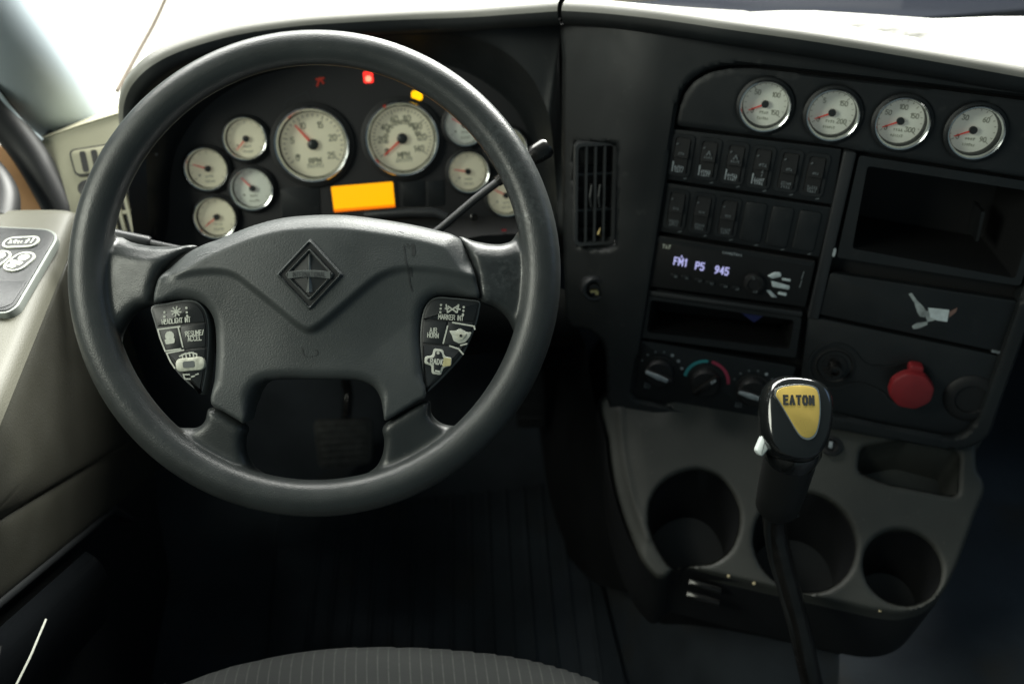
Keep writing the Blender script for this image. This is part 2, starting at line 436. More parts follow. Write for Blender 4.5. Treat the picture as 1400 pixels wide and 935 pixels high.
def seat_mat():
    m = mat('seat_ribbed_cloth', (.045, .05, .048), .85, bump=.6, bscale=900, vary=.15)
    nt = m.node_tree; b = nt.nodes["Principled BSDF"]; L = nt.links.new
    tc = nt.nodes.new('ShaderNodeTexCoord'); wv = nt.nodes.new('ShaderNodeTexWave'); wv.bands_direction = 'X'
    wv.inputs['Scale'].default_value = 2 * pi / (20 * .0112); wv.inputs['Distortion'].default_value = .05
    L(tc.outputs['Object'], wv.inputs['Vector'])
    r = nt.nodes.new('ShaderNodeMapRange'); L(wv.outputs['Fac'], r.inputs[0]); r.inputs[1].default_value = .90; r.inputs[2].default_value = 1.0
    n = nt.nodes.new('ShaderNodeTexNoise'); n.inputs['Scale'].default_value = 160; L(tc.outputs['Object'], n.inputs['Vector'])
    mu = nt.nodes.new('ShaderNodeMath'); mu.operation = 'MULTIPLY'; L(r.outputs[0], mu.inputs[0]); L(n.outputs['Fac'], mu.inputs[1])
    mx = nt.nodes.new('ShaderNodeMix'); mx.data_type = 'RGBA'; L(mu.outputs[0], mx.inputs[0])
    mx.inputs[6].default_value = (.015, .0175, .017, 1); mx.inputs[7].default_value = (.050, .055, .050, 1); L(mx.outputs[2], b.inputs['Base Color'])
    return m
MT['seat'] = seat_mat()
def glass_mat(name, k):
    m = bpy.data.materials.new(name); m.use_nodes = True; nt = m.node_tree; nt.nodes.clear(); L = nt.links.new
    o = nt.nodes.new('ShaderNodeOutputMaterial'); mx = nt.nodes.new('ShaderNodeMixShader'); t = nt.nodes.new('ShaderNodeBsdfTransparent')
    g = nt.nodes.new('ShaderNodeBsdfGlossy'); g.inputs['Roughness'].default_value = .03
    fr = nt.nodes.new('ShaderNodeFresnel'); fr.inputs['IOR'].default_value = 1.3
    mu = nt.nodes.new('ShaderNodeMath'); mu.operation = 'MULTIPLY'; mu.inputs[1].default_value = k
    L(fr.outputs[0], mu.inputs[0]); L(mu.outputs[0], mx.inputs[0]); L(t.outputs[0], mx.inputs[1]); L(g.outputs[0], mx.inputs[2]); L(mx.outputs[0], o.inputs[0])
    return m
MT['lens'] = glass_mat('gauge_glass', .8)
MT['windglass'] = glass_mat('windscreen_glass', .15)

# ---------------------------------------------------------------- objects
WM = {}
def mesh(name, m, mtl, smooth=True, angle=38):
    v, f = m
    me = bpy.data.meshes.new(name); me.from_pydata([tuple(map(float, p)) for p in v], [], f)
    bm = bmesh.new(); bm.from_mesh(me); bmesh.ops.recalc_face_normals(bm, faces=bm.faces); bm.to_mesh(me); bm.free()
    if mtl: me.materials.append(MT[mtl])
    if smooth:
        me.polygons.foreach_set('use_smooth', [True] * len(me.polygons))
        me.set_sharp_from_angle(angle=radians(angle))
    return me
def link(o, parent=None, M=None):
    COL.objects.link(o); M = Matrix.Identity(4) if M is None else M
    if parent is not None:
        o.parent = parent; o.matrix_parent_inverse = WM[parent.name].inverted()
    o.matrix_basis = M; WM[o.name] = M.copy()
    return o
def part(name, m, mtl, parent, M=None, smooth=True, angle=38):
    me = m if isinstance(m, bpy.types.Mesh) else mesh(name, m, mtl, smooth, angle)
    if M is None and parent is not None and parent.get('_frame'): M = WM[parent.name]
    return link(bpy.data.objects.new(name, me), parent, M)
def tag(o, label, cat, group=None, kind=None):
    if label: o['label'] = label
    if cat: o['category'] = cat
    if group: o['group'] = group
    if kind: o['kind'] = kind
    return o
def thing(name, label, cat, loc, group=None):
    o = bpy.data.objects.new(name, None); o.empty_display_size = .03
    M = loc.M if isinstance(loc, Frame) else Matrix.Translation(Vector(loc))
    link(o, None, M)
    return tag(o, label, cat, group, None if name == 'steering_wheel' else 'thing')
def structure(name, m, mtl, M=None):
    o = part(name, m, mtl, None, M); o['kind'] = 'structure'; return o

# ================================================================ frames of the cab
WC = P(434.4, 370.8, .825)
WHEEL = Frame.yl(WC, -4.84, 43.2)
_a = WHEEL.uv(434.4 + 100, 370.8) ; WHEEL = Frame.yl(WC, -4.84, 43.2, math.degrees(atan2(_a[1], _a[0])))
CLUSTER = Frame.yl(P(550, 190, 1.17), 0, 27)
PANEL = Frame.yl(P(1046, 145, .985), -24.2, 16.5)
TRAY = Frame.yl(P(1000, 600, 1.13), -24.2, 54)

# ================================================================ outside and shell
structure('ground', ([(-30, 1.9, -1.25), (30, 1.9, -1.25), (30, 40, -1.25), (-30, 40, -1.25)], [(0, 1, 2, 3)]), 'concrete')
structure('floor', surf([[(x, y, z) for x in (-.6, -.2, .2, .7, 1.3)] for y, z in ((-.3, 0), (.3, 0), (.8, 0), (1.1, .02), (1.32, .16), (1.45, .5))], 5, 4), 'floor')

structure('firewall', ([(-.66, 1.46, -.05), (1.6, 1.46, -.05), (1.6, 1.40, .74), (.0, 1.40, .70), (-.66, 1.40, .50)], [(0, 1, 2, 3, 4)]), 'floor')#, [(0, 1, 2, 3)]), 'floor')
structure('wall_left', loft([[(-.64, -.5, -.05), (-.64, .5, -.05), (-.64, 1.5, -.05)], [(-.62, -.5, .74), (-.62, .5, .74), (-.60, 1.45, .48)]]), 'floor')
structure('wall_right', loft([[(1.6, -.5, -.05), (1.6, 1.5, -.05)], [(1.6, -.5, .85), (1.6, 1.45, .85)]]), 'floor')
# ---------------------------------------------------------------- dashboard: padded top with its hood lip
def frame3(o, right, up):
    r = np.array(right, float) - o; r /= np.linalg.norm(r); n = np.cross(r, np.array(up, float) - o); n /= np.linalg.norm(n)
    return Frame(o, r, np.cross(n, r), n)
dash = thing('dashboard', 'black truck dashboard with padded pale top behind the steering wheel', 'dashboard', (0.1, 1.15, .55))
LIP = [(P(176, 215, 1.05), .5), (P(168, 185, 1.045), .5), (P(166, 155, 1.035), .5), (P(170, 132, 1.02), .5), (P(182, 110, 1.0), .45)]
for x, y, z, s in [(207, 87, .885, .58), (250, 66, .895, .58), (320, 46, .90, .58), (400, 34, .90, .58), (480, 28, .90, .58), (560, 24, .90, .58), (640, 21, .906, .42), (700, 17, .915, .40), (762, 12.5, .925, .38)]:
    LIP.append((on_z(x, y, z), s))
LIP2 = [(on_z(x, y, z), s) for x, y, z, s in [(768, 12, .925, .37), (820, 15, .931, .35), (880, 21, .937, .33), (940, 29, .940, .31), (1000, 38, .941, .27), (1100, 52, .939, .2), (1200, 68, .932, .13), (1300, 85, .925, .07), (1400, 103, .918, .02), (1500, 121, .912, .0), (1600, 140, .905, 0)]]
BACK = []
def proj_y(q):
    v = q - CAM; return 467.5 - FPX * (v @ UP) / (v @ FW)
def proj_x(q):
    v = q - CAM; return 700 + FPX * (v @ RT) / (v @ FW)
def pad(lip, b0, b1):
    pts = crspline([p for p, s in lip], 6); sl = crspline([[s] for p, s in lip], 6)[:, 0]; bead, top = [], []
    for i, (p, s) in enumerate(zip(pts, sl)):
        t = pts[min(i + 1, len(pts) - 1)] - pts[max(i - 1, 0)]; t /= np.linalg.norm(t)
        k = i / (len(pts) - 1); b = np.array(b0) * (1 - k) + np.array(b1) * k
        b = b - t * (b @ t); b /= np.linalg.norm(b); u = np.cross(t, b)
        second = lip is LIP2
        far = .17 if second else .035 + .065 * min(1, max(0, (i - 22) / 14))
        dr_ = .14 if second else .018 + .10 * min(1, max(0, (i - 26) / 14))
        x = proj_x(p); rec = lambda d: 0.0
        if second:   # height of the back edge as it shows above the lip
            ty = np.interp(x, [770, 900, 1000, 1060, 1150, 1230, 1320, 1400, 1600], [9, 12.5, 17, 15, 15, 20, 26, 23, 22]); lo, hi = -.4, .7
            for _ in range(30):
                s = (lo + hi) / 2; q = p + b * far + u * (.006 - s * (far - .014))
                if proj_y(q) < ty: lo = s
                else: hi = s
            kx = np.interp(x, [1090, 1180, 1300, 1345], [0, 1, 1, 0]); dc = np.interp(x, [1100, 1340], [.125, .070])
            rec = lambda d: .016 * kx * math.exp(-((d - dc) / .022) ** 4)
        pb = [(.034, -.026), (.014, -.024), (.004, -.021), (-.002, -.015), (-.003, -.008), (-.0015, -.002)]
        pt_ = [(-.0015, -.002), (.001, .0015), (.005, .004), (.014, .006)] + [(d, .006 - s * (d - .014) - rec(d)) for d in np.linspace(.03 if second else far * .5, far, 16 if second else 4)] + [(far + .012, -dr_)]
        bead.append([p + b * a + u * c for a, c in pb]); top.append([p + b * a + u * c for a, c in pt_])
    if lip is LIP: BACK.extend(r[-1] for r in top[24:])
    else: BACK.extend(r[-1] for r in top)
    return loft(bead), loft(top)
part('seam_light_block', loft([[P(756, 18, 1.13), P(780, 18, 1.13)], [P(756, 120, 1.15), P(780, 120, 1.15)], [P(758, 360, 1.20), P(790, 360, 1.20)]]), 'deep', dash)  # dark strip added behind the seam to stop light leaking through
bd, tp_ = pad(LIP, (0, 1, 0), (0, 1, 0))
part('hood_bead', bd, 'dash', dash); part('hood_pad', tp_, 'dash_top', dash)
bd, tp_ = pad(LIP2, (0.05, 1, 0), (.41, .91, 0))
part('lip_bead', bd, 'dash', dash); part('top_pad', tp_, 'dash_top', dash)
part('back_light_block', loft([[np.array([-.36, 1.12, .74]), np.array([-.33, 1.12, .78])] + BACK, [np.array([-.66, 1.41, .50]), np.array([-.5, 1.41, .54])] + [np.array([max(q[0] * 1.05, -.33 - .0), 1.41, .55 + .14 * min(1, max(0, (q[0] + .33) / .3))]) for q in BACK]]), 'deep', dash)  # unseen sheet added to keep outside light from leaking under the dash
part('end_light_block', loft([[(-.66, 1.12, .72), (-.44, 1.14, .73), (-.34, 1.14, .77)], [(-.66, 1.41, .46), (-.5, 1.41, .50), (-.33, 1.41, .54)]]), 'deep', dash)  # same added light block, continued at the door end
# instrument bay: hood face and the walls running back to the instrument panel
inner = [(222, 345), (232, 300), (234, 250), (244, 205), (270, 165), (305, 132), (350, 108), (405, 94), (470, 85), (540, 83), (610, 92), (665, 118), (705, 155), (728, 205), (738, 270), (742, 345)]
outer = [(204, 345), (203, 300), (201, 250), (200, 210), (206, 160), (228, 122), (270, 95), (340, 72), (425, 57), (520, 50), (610, 48), (672, 62), (715, 92), (742, 135), (755, 190), (766, 345)]
r0 = [(186, 345, 1.06), (180, 300, 1.06), (175, 250, 1.058), (172, 190, 1.055), (171, 150, 1.045), (186, 112, 1.02), (212, 91, 1.012), (258, 70, 1.02), (340, 48, 1.04), (440, 36, 1.06), (540, 30, 1.068), (620, 27, 1.075), (690, 22, 1.08), (763, 17, 1.085), (764.5, 90, 1.10), (775, 345, 1.15)]
rowA = [P(*q) for q in r0]
rowB = [P(x, y, d) for (x, y), d in zip(outer, [1.10, 1.085, 1.08, 1.075, 1.075, 1.075, 1.075, 1.075, 1.08, 1.085, 1.09, 1.095, 1.10, 1.105, 1.11, 1.165])]
rowD = [CLUSTER.pt(*CLUSTER.uv(x, y, -.004), -.004) for x, y in inner]
rowC = [b * .55 + d * .45 + np.array([0, 0, .004]) for b, d in zip(rowB, rowD)]
part('hood_face', loft([crspline(rowA, 6), crspline(np.array(rowA) * .5 + np.array(rowB) * .5, 6), crspline(rowB, 6)]), 'dash', dash)
part('bay_wall', loft([crspline(rowB, 6), crspline(np.array(rowB) * .93 + np.array(rowD) * .07, 6), crspline(rowC, 6), crspline(rowD, 6)]), 'dash', dash)

# face of the dash from the seam round to the centre panel
def face_w(u, v):
    s = np.maximum(0, -.118 - np.asarray(u, float))
    return .010 - np.where(s < .07, 3.2 * s * s, .01568 + .448 * (s - .07))
def fpoly(pts): return np.array([PANEL.uvf(x, y, face_w) for x, y in pts])
face_out = fpoly([(768, 17), (820, 20), (880, 26), (940, 34), (1000, 43), (1100, 57), (1200, 73), (1300, 90), (1400, 108), (1500, 126), (1560, 139), (1520, 250), (1425, 410), (1372, 545), (1357, 590), (1342, 606), (1322, 615), (1290, 615), (1210, 602), (1128, 588), (1095, 600), (1060, 614), (1000, 608), (900, 593), (855, 581), (838, 571), (830, 556), (828, 520), (827, 485), (820, 466), (803, 453), (776, 444), (771, 400), (769, 330), (767, 250), (767, 150), (767.5, 80)])
open_px = [(864, 542), (880, 450), (897, 345), (910, 262), (921, 180), (925, 150), (932, 126), (946, 107), (968, 95), (995, 89), (1030, 89), (1120, 99), (1250, 114), (1400, 133), (1490, 146), (1460, 250), (1392, 410), (1350, 530), (1335, 572), (1318, 592), (1298, 596), (1210, 580), (1125, 562), (1092, 580), (1048, 583), (955, 564)]
panel_open = PANEL.poly(open_px, .004)
VC = PANEL.uvf(814, 268, face_w)
_w = face_w(VC[0], 0); _sl = (face_w(VC[0] + .004, 0) - face_w(VC[0] - .004, 0)) / .008
VENT = Frame.yl(PANEL.pt(VC[0], VC[1], float(_w)), -24.2 + math.degrees(math.atan(float(_sl))), 16.5)
vent_hole = fpoly([(785, 206), (790, 199), (800, 196), (830, 197), (838, 201), (842, 209), (841, 325), (838, 335), (829, 340), (802, 339), (794, 335), (790, 326)])
def h_face(u, v, d):
    return face_w(u, v) - roundoff(d, .005)
part('dash_face', relief([crspline(face_out, 3, True), rquad(panel_open, .01, 3), crspline(vent_hole, 3, True)], h_face, .0032, lambda u, v, w: (u, v, w - .022)), 'dash', dash, PANEL.M)
# air vent in the face
vw, vh = .050, .128
cv = VENT.uv(814.5, 268)
vo = rrect(vw + .004, vh + .006, .008, 5, *cv)
vent = part('air_vent', prism(vo, -.05, -.035), 'deep', dash, VENT.M)
vr0, vr1 = rrect(vw, vh, .007, 5, *cv), rrect(vw - .007, vh - .008, .005, 5, *cv)
part('vent_frame', ringprism(vr0, vr1, -.02, -.003), 'vane', vent, VENT.M)
for i in range(3):
    part('vertical_vane', box(cv[0] + (i - 1) * .0112, cv[1], -.008, .0026, vh - .009, .008), 'vane', vent, VENT.M, False)
for i in range(2):
    part('cross_bar', box(cv[0], cv[1] + (.5 - i) * .045 + .002, -.013, vw - .007, .0026, .005), 'vane', vent, VENT.M, False)
for i in range(5):
    a = cv[1] - vh / 2 + .012 + i * .026
    part('rear_vane', prism([(cv[0] - .021, a), (cv[0] + .021, a), (cv[0] + .021, a + .005), (cv[0] - .021, a + .005)], -.032, -.024), 'consdark', vent, VENT.M, False)
for i in range(2):
    part('thumb_tab', tube([(cv[0] - .004 + i * .0105, cv[1] + .012, -.008), (cv[0] - .0065 + i * .0105, cv[1] - .002, -.003), (cv[0] - .004 + i * .0105, cv[1] - .016, -.008)], .0016, 8), 'vane', vent, VENT.M)
part('debris', tube([(cv[0] + .007, cv[1] - .042, -.004), (cv[0] + .0045, cv[1] - .049, -.002), (cv[0] + .008, cv[1] - .053, -.004)], [.001, .0022, .0012], 8), 'brass', vent, VENT.M)
# ignition lock
ik = PANEL.uvf(812, 394, face_w); IGN = Frame.yl(PANEL.pt(ik[0], ik[1], float(face_w(ik[0], 0))), -5, 16.5)
ign = part('ignition_lock', lathe([(.0165, -.012), (.0165, .003), (.0145, .006), (.011, .0055), (.0105, -.004), (.0001, -.004)], 40), 'trim', dash, IGN.M)
part('key_cylinder', lathe([(.008, -.004), (.008, .004), (.0068, .0055), (.0001, .0055)], 32), 'rod', ign, IGN.M)
part('key_stub', join(box(-.001, -.001, .007, .009, .003, .004), box(.003, -.004, .0068, .004, .004, .003)), 'brass', ign, IGN.M, False)
# far end of the dash on the passenger side, outside the frame
part('passenger_face', surf([[(.70, .84, .90), (1.1, .88, .90), (1.65, .86, .90)], [(.72, .80, .70), (1.1, .84, .70), (1.65, .82, .70)], [(.78, .95, .42), (1.1, .98, .42), (1.65, .96, .42)], [(.8, 1.3, .36), (1.1, 1.3, .36), (1.65, 1.3, .36)]], 3, 3), 'dash', dash)
# knee panel under the instruments, hidden shelf
part('knee_panel', surf([[P(190, 335, 1.16), P(330, 340, 1.22), P(500, 345, 1.24), P(650, 350, 1.22), P(780, 400, 1.18)],
                         [P(230, 430, 1.22), P(350, 450, 1.26), P(500, 455, 1.27), P(650, 450, 1.25), P(790, 446, 1.20)],
                         [P(260, 480, 1.36), P(360, 490, 1.38), P(500, 492, 1.38), P(650, 485, 1.36), P(800, 470, 1.3)]], 4, 4), 'deep', dash)
# pale end piece by the door, with two vents
end_rows = [[P(60, 182, 1.24), P(112, 160, 1.25), P(170, 140, 1.25), P(205, 132, 1.25)],
            [P(56, 189, 1.135), P(110, 170, 1.135), P(170, 152, 1.135), P(208, 145, 1.14)],
            [P(58, 196, 1.125), P(112, 178, 1.125), P(172, 160, 1.125), P(210, 155, 1.13)],
            [P(75, 250, 1.115), P(122, 240, 1.115), P(176, 232, 1.115), P(205, 230, 1.12)],
            [P(100, 314, 1.105), P(140, 318, 1.105), P(180, 328, 1.105), P(208, 335, 1.11)],
            [P(112, 345, 1.13), P(150, 355, 1.13), P(190, 362, 1.13), P(215, 365, 1.14)]]
endp = part('end_panel', surf(end_rows, 5, 5), 'beige', dash)
part('end_panel_side', loft([[r[0] for r in end_rows], [r[0] + np.array([.004, .12, -.02]) for r in end_rows]]), 'dash', dash)
EV = frame3(P(130, 218, 1.117), P(160, 212, 1.117), P(122, 195, 1.122))
q = EV.poly([(94, 206), (170, 194), (176, 232), (104, 243)], 0)
part('vent_groove', prism(rquad(q, .009, 5), -.008, .0015), 'rubber', endp, EV.M)
part('vent_bezel', prism(rquad(inset(q, .0022), .008, 5), -.008, .0030, .001), 'beige', endp, EV.M)
for k in range(5):
    x = 108 + k * 15.5; sl = EV.poly([(x, 207.5 - k * 2), (x + 8.5, 206.5 - k * 2), (x + 14.5, 235 - k * 2), (x + 6, 236 - k * 2)], .003)
    part('vent_slot', prism(rquad(sl, .004, 5), -.003, .0034), 'deep', endp, EV.M)
EW = frame3(P(180, 290, 1.107), P(210, 290, 1.107), P(172, 262, 1.109))
q = EW.poly([(108, 252), (196, 240), (213, 326), (140, 332)], 0)
part('lower_vent_recess', prism(rquad(q, .006, 4), -.006, .0012), 'deep', endp, EW.M)
for k in range(5):
    x = 130 + k * 11.5
    part('vent_louvre', prism(EW.poly([(x, 256 - k), (x + 4.6, 255 - k), (x + 22, 322), (x + 17, 323)], .004), .001, .006, .0008), 'beige', endp, EW.M, False)
part('louvre_bar', prism(EW.poly([(140, 292), (200, 284), (201, 289), (141, 297)], .003), .001, .0045), 'beige', endp, EW.M, False)
part('round_plug', lathe([(.010, .0), (.010, .004), (.007, .005), (.0001, .005)], 28), 'rubber', endp, EV.at(*EV.uv(119, 258), 0).M)

# ---------------------------------------------------------------- instrument cluster
clus = thing('instrument_cluster', 'dark instrument cluster of ivory dials with lit orange display behind the steering wheel', 'instrument cluster', CLUSTER)
co = CLUSTER.poly([(x, y) for x, y in inner], 0)
cen = co.mean(0)
def circ2(c, r, n=40): return np.array([np.array(c) + r * np.array([cos(2 * pi * k / n), sin(2 * pi * k / n)]) for k in range(n)])
SMALL = [(-.2007, .0132, 225, 'dial'), (-.2537, -.0214, 160, 'dial'), (-.2008, -.0506, 130, 'dialw'), (-.2514, -.0841, 215, 'dial'),
         (.0835, .0125, 150, 'dialw'), (.1365, -.0214, 200, 'dial'), (.0837, -.0487, 168, 'dial'), (.1330, -.0841, 150, 'dial')]
holes = [circ2((-.1172, .0002), .0490), circ2((0, 0), .0490)] + [circ2(g[:2], .0275) for g in SMALL]
part('face_plate', relief([cen + (crspline(co, 4, True) - cen) * 1.02] + holes, lambda u, v, d: 0 * u, .004), 'cluster', clus, CLUSTER.M)
def gauge(fr, R, depth, needle, labels, rnd, big=False, dial='dial', parent=None, name='gauge', ticks=(225, -45), nt_=31, lab=None, caption=None):
    """dial with cup, chrome ring, print, needle, hub and glass; parent None = a thing of its own"""
    M = fr.M; r = R * .86
    cup = lathe([(R * 1.10, -.010), (R * 1.10, .0015), (R * 1.02, .003), (R * .9, .003), (r, .001), (r, -depth), (.0001, -depth - .0001)], 56)
    g = part(name, cup, 'panel' if parent is None else 'deep', parent, M)
    part('bezel_ring', lathe([(R * 1.0, .002), (R * .995, .0048), (R * .965, .0068), (R * .92, .0062), (R * .875, .002), (R * .862, -.002)], 72), 'chrome', g, M)
    part('dial', lathe([(r * .995, -depth + .0004), (.0001, -depth + .0004)], 56), dial, g, M)
    z = -depth + .0008; a0, a1 = ticks; ls = []
    for i in range(nt_):
        a = radians(a0 + (a1 - a0) * i / (nt_ - 1)); m = (i % 5 == 0)
        ls.append([(r * (.80 if m else .86) * cos(a), r * (.80 if m else .86) * sin(a)), (r * .92 * cos(a), r * .92 * sin(a))])
    ms = [strokes(ls, R * .022, z)]
    if labels:
        n = len(labels)
        for i, s in enumerate(labels):
            a = radians(a0 + (a1 - a0) * i / (n - 1)); rr = r * (.64 if len(s) < 3 else .6)
            ms.append(text(s, R * (.15 if big else .17), R * .026, rr * cos(a), rr * sin(a), 0, z + .0002, .9))
    fs = []
    if caption: ms.append(text(caption, R * .13, R * .03, 0, -r * .5, 0, z + .0002))
    else: fs.append(smudge(R * .36, R * .08, 0, -r * .40, z + .0002, rnd, 4))
    fs.append(smudge(R * .46, R * .09, 0, -r * .66, z + .0002, rnd, 6))
    part('faint_print', join(*fs), 'dialgrey', g, M, False)
    ms.append(lathe2(R * .05, -r * .5, -r * .32, z))
    part('dial_print', join(*ms), 'dialink', g, M, False)
    a = radians(needle); c, s = cos(a), sin(a); L = r * .80; z2 = -depth + .004
    nd = [(-.12 * L, -.022 * R * 1.6), (L * .96, -.018 * R), (L, 0), (L * .96, .018 * R), (-.12 * L, .022 * R * 1.6)]
    part('needle', prism([(x * c - y * s, x * s + y * c) for x, y in nd], z2, z2 + .0012), 'needle', g, M, False)
    part('needle_hub', lathe([(R * .145, z2 - .002), (R * .145, z2 + .0022), (R * .12, z2 + .0032), (.0001, z2 + .0034)], 32), 'dialhub', g, M)
    part('glass', lathe([(R * .885, .0012), (R * .5, .0017), (.0001, .0019)], 48), 'lens', g, M)
    return g
def lathe2(rad, cx, cy, z):
    return [(cx + rad * cos(a), cy + rad * sin(a), z) for a in [k * pi / 6 for k in range(12)]], [tuple(range(12))]
rnd = random.Random(3)
gb = [((-.1172, .0002), 128, ['0', '5', '10', '15', '20', '25'], 'RPM', 26), ((0, 0), 218, ['0', '20', '40', '60', '80', '100', '120', '140'], 'MPH', 36)]
for (u, v), nd, lab_, cap, n in gb:
    g = gauge(CLUSTER.at(u, v, .004), .0490, .017, nd, lab_, rnd, True, 'dial', clus, 'gauge', (215, -35), n, caption=cap)
    if cap == 'MPH':
        ms = [text(str(k * 10), .0048, .0009, .0215 * cos(radians(205 - k * 19)), .0215 * sin(radians(205 - k * 19)), 0, -.0158, .8) for k in range(1, 11)]
        part('inner_scale', join(*ms), 'dialink', g, WM[g.name], False)
for u, v, nd, dl in SMALL:
    gauge(CLUSTER.at(u, v, .004), .0282, .009, nd, ['', '', '', ''], rnd, False, dl, clus, 'gauge', (215, -35), 11)
dq = CLUSTER.poly([(452.5, 255.5), (537, 248.5), (540, 283), (457, 290)], .002)
dc = dq.mean(0)
dsp = part('display', prism(rquad(dc + (dq - dc) * 1.10, .003), 0, .0015), 'deep', clus, CLUSTER.M)
part('display_screen', prism(rquad(dq, .002), .001, .0022), 'orange', dsp, CLUSTER.M)
lq = CLUSTER.poly([(456, 286.2), (540, 279.6), (540.3, 283.2), (457.3, 290.2)], .002)
part('screen_lower_glow', prism(lq, .0021, .0025), 'orange_low', dsp, CLUSTER.M)
for (x, y), m_, wd, hh in [((437.5, 112), 'red_dim', .010, .010), ((503.5, 106), 'red_on', .0125, .0145), ((570, 131), 'amber_on', .0145, .013)]:
    c = CLUSTER.uv(x, y)
    if m_ == 'red_dim':
        part('warning_lamp', join(strokes([[(c[0] - .004, c[1] - .005), (c[0], c[1] + .004), (c[0] + .004, c[1] - .002)], [(c[0] - .004, c[1] + .003), (c[0] + .005, c[1] + .004)]], .0025, .0012)), m_, clus, CLUSTER.M, False)
        continue
    lm = part('warning_lamp', prism(rrect(wd, hh, .004 if m_ == 'amber_on' else .0025, 5, *c), .0, .0012), m_, clus, CLUSTER.M)
    if m_ == 'red_on': part('lamp_symbol', prism(rrect(.0075, .0075, .003, 5, c[0], c[1] - .002), .001, .0016), 'red_core', lm, CLUSTER.M)
c = CLUSTER.uv(503, 145)
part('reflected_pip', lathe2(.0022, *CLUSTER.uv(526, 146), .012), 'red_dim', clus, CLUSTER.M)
# faint printed window outlines and raised blank strips
c0 = CLUSTER.poly([(388, 150), (391, 138), (419, 126), (424, 136)], .001)
part('unlit_telltale', strokes([[tuple(q) for q in c0]], .0016, .0006), 'trim', clus, CLUSTER.M, False)
for x0, x1, y0, y1 in [(383, 437, 258, 300), (548, 580, 250, 286), (583, 607, 249, 284)]:
    part('blank_telltale', prism(rquad(CLUSTER.poly([(x0, y0), (x1, y0 - 4), (x1 + 1, y1 - 4), (x0 + 2, y1)], .001), .002), -.001, .0012, .0006), 'panel', clus, CLUSTER.M)
part('lower_trim', tube([P(500, 294, 1.13), P(560, 290, 1.12), P(595, 290, 1.12), P(612, 297, 1.12)], .0065, 12), 'trim', clus)
part('lower_ledge', loft([[P(480, 300, 1.135), P(560, 297, 1.13), P(615, 298, 1.13), P(660, 296, 1.13), P(735, 300, 1.13)], [P(480, 330, 1.11), P(560, 330, 1.10), P(615, 330, 1.10), P(660, 322, 1.10), P(740, 318, 1.10)], [P(480, 360, 1.12), P(560, 360, 1.12), P(615, 350, 1.12), P(660, 345, 1.12), P(745, 345, 1.12)]]), 'deep', clus)
part('screw', lathe([(.005, 0), (.005, .002), (.0035, .003), (.002, .001), (.0001, .001)], 20), 'rod', clus, Frame.yl(P(648, 297, 1.118), 0, 30).M)
part('red_fleck', box(0, 0, 0, .006, .003, .001), 'redknob', clus, Frame.yl(P(689, 315, 1.10), 0, 40).M, False)

# ---------------------------------------------------------------- centre panel
cp = thing('centre_panel', 'black centre panel backing the gauges, switches and radio', 'dashboard panel', PANEL)
part('back_plate', relief([rquad(inset(panel_open, -.008), .01, 3), PANEL.poly([(1186, 227), (1425, 264), (1388, 381), (1165, 340)], .005), PANEL.poly([(890, 410), (1086, 438), (1079, 478), (884, 454)], .004)], lambda u, v, d: 0 * u - .019, .005), 'deep', cp, PANEL.M)
def pq(pts, w=0.0): return PANEL.poly(pts, w)
gp = pq([(923, 172), (928, 148), (936, 128), (950, 111), (972, 99), (1000, 94), (1030, 94), (1120, 104), (1250, 119), (1400, 138), (1486, 150), (1468, 240), (1425, 247), (1180, 208), (1130, 198)], .002)
gx = [(1046, 145), (1138.5, 157), (1233, 168.5), (1333.5, 181)]
part('gauge_plate', relief([rquad(gp, .006, 3)] + [circ2(PANEL.uv(x, y, .004), .0285) for x, y in gx], lambda u, v, d: .002 - roundoff(d, .0018), .0035, lambda u, v, w: (u, v, w - .006)), 'panel', cp, PANEL.M)
part('divider', prism(rquad(pq([(1154, 206), (1172, 209), (1119, 438), (1103, 436)], .006), .003), -.008, .006, .0025), 'trim', cp, PANEL.M)
part('lower_rail', prism(rquad(pq([(884, 397), (1098, 427), (1096, 434), (882, 404)], .004), .002), -.008, .004, .0015), 'trim', cp, PANEL.M)
part('right_rail', prism(rquad(pq([(1397, 395), (1412, 395), (1352, 560), (1338, 556)], .002), .002), -.008, .002, .0015), 'panel', cp, PANEL.M)
gl = ['first from the steering wheel, beside the plain plate corner', 'second from the steering wheel', 'third from the steering wheel', 'farthest from the steering wheel']
glab = [['0', '50', '100', '150'], ['0', '5', '150', '200'], ['0', '50', '100', '150', '300'], ['0', '30', '60', '90']]
for (x, y), s, lb in zip(gx, gl, glab):
    g = gauge(PANEL.at(*PANEL.uv(x, y, .004), .004), .0283, .016, 207, lb, rnd, False, 'dialw', None, 'panel_gauge', (215, -35), 16)
    tag(g, 'round chrome-ringed gauge above the switches, ' + s, 'gauge', 'gauges in the centre panel')

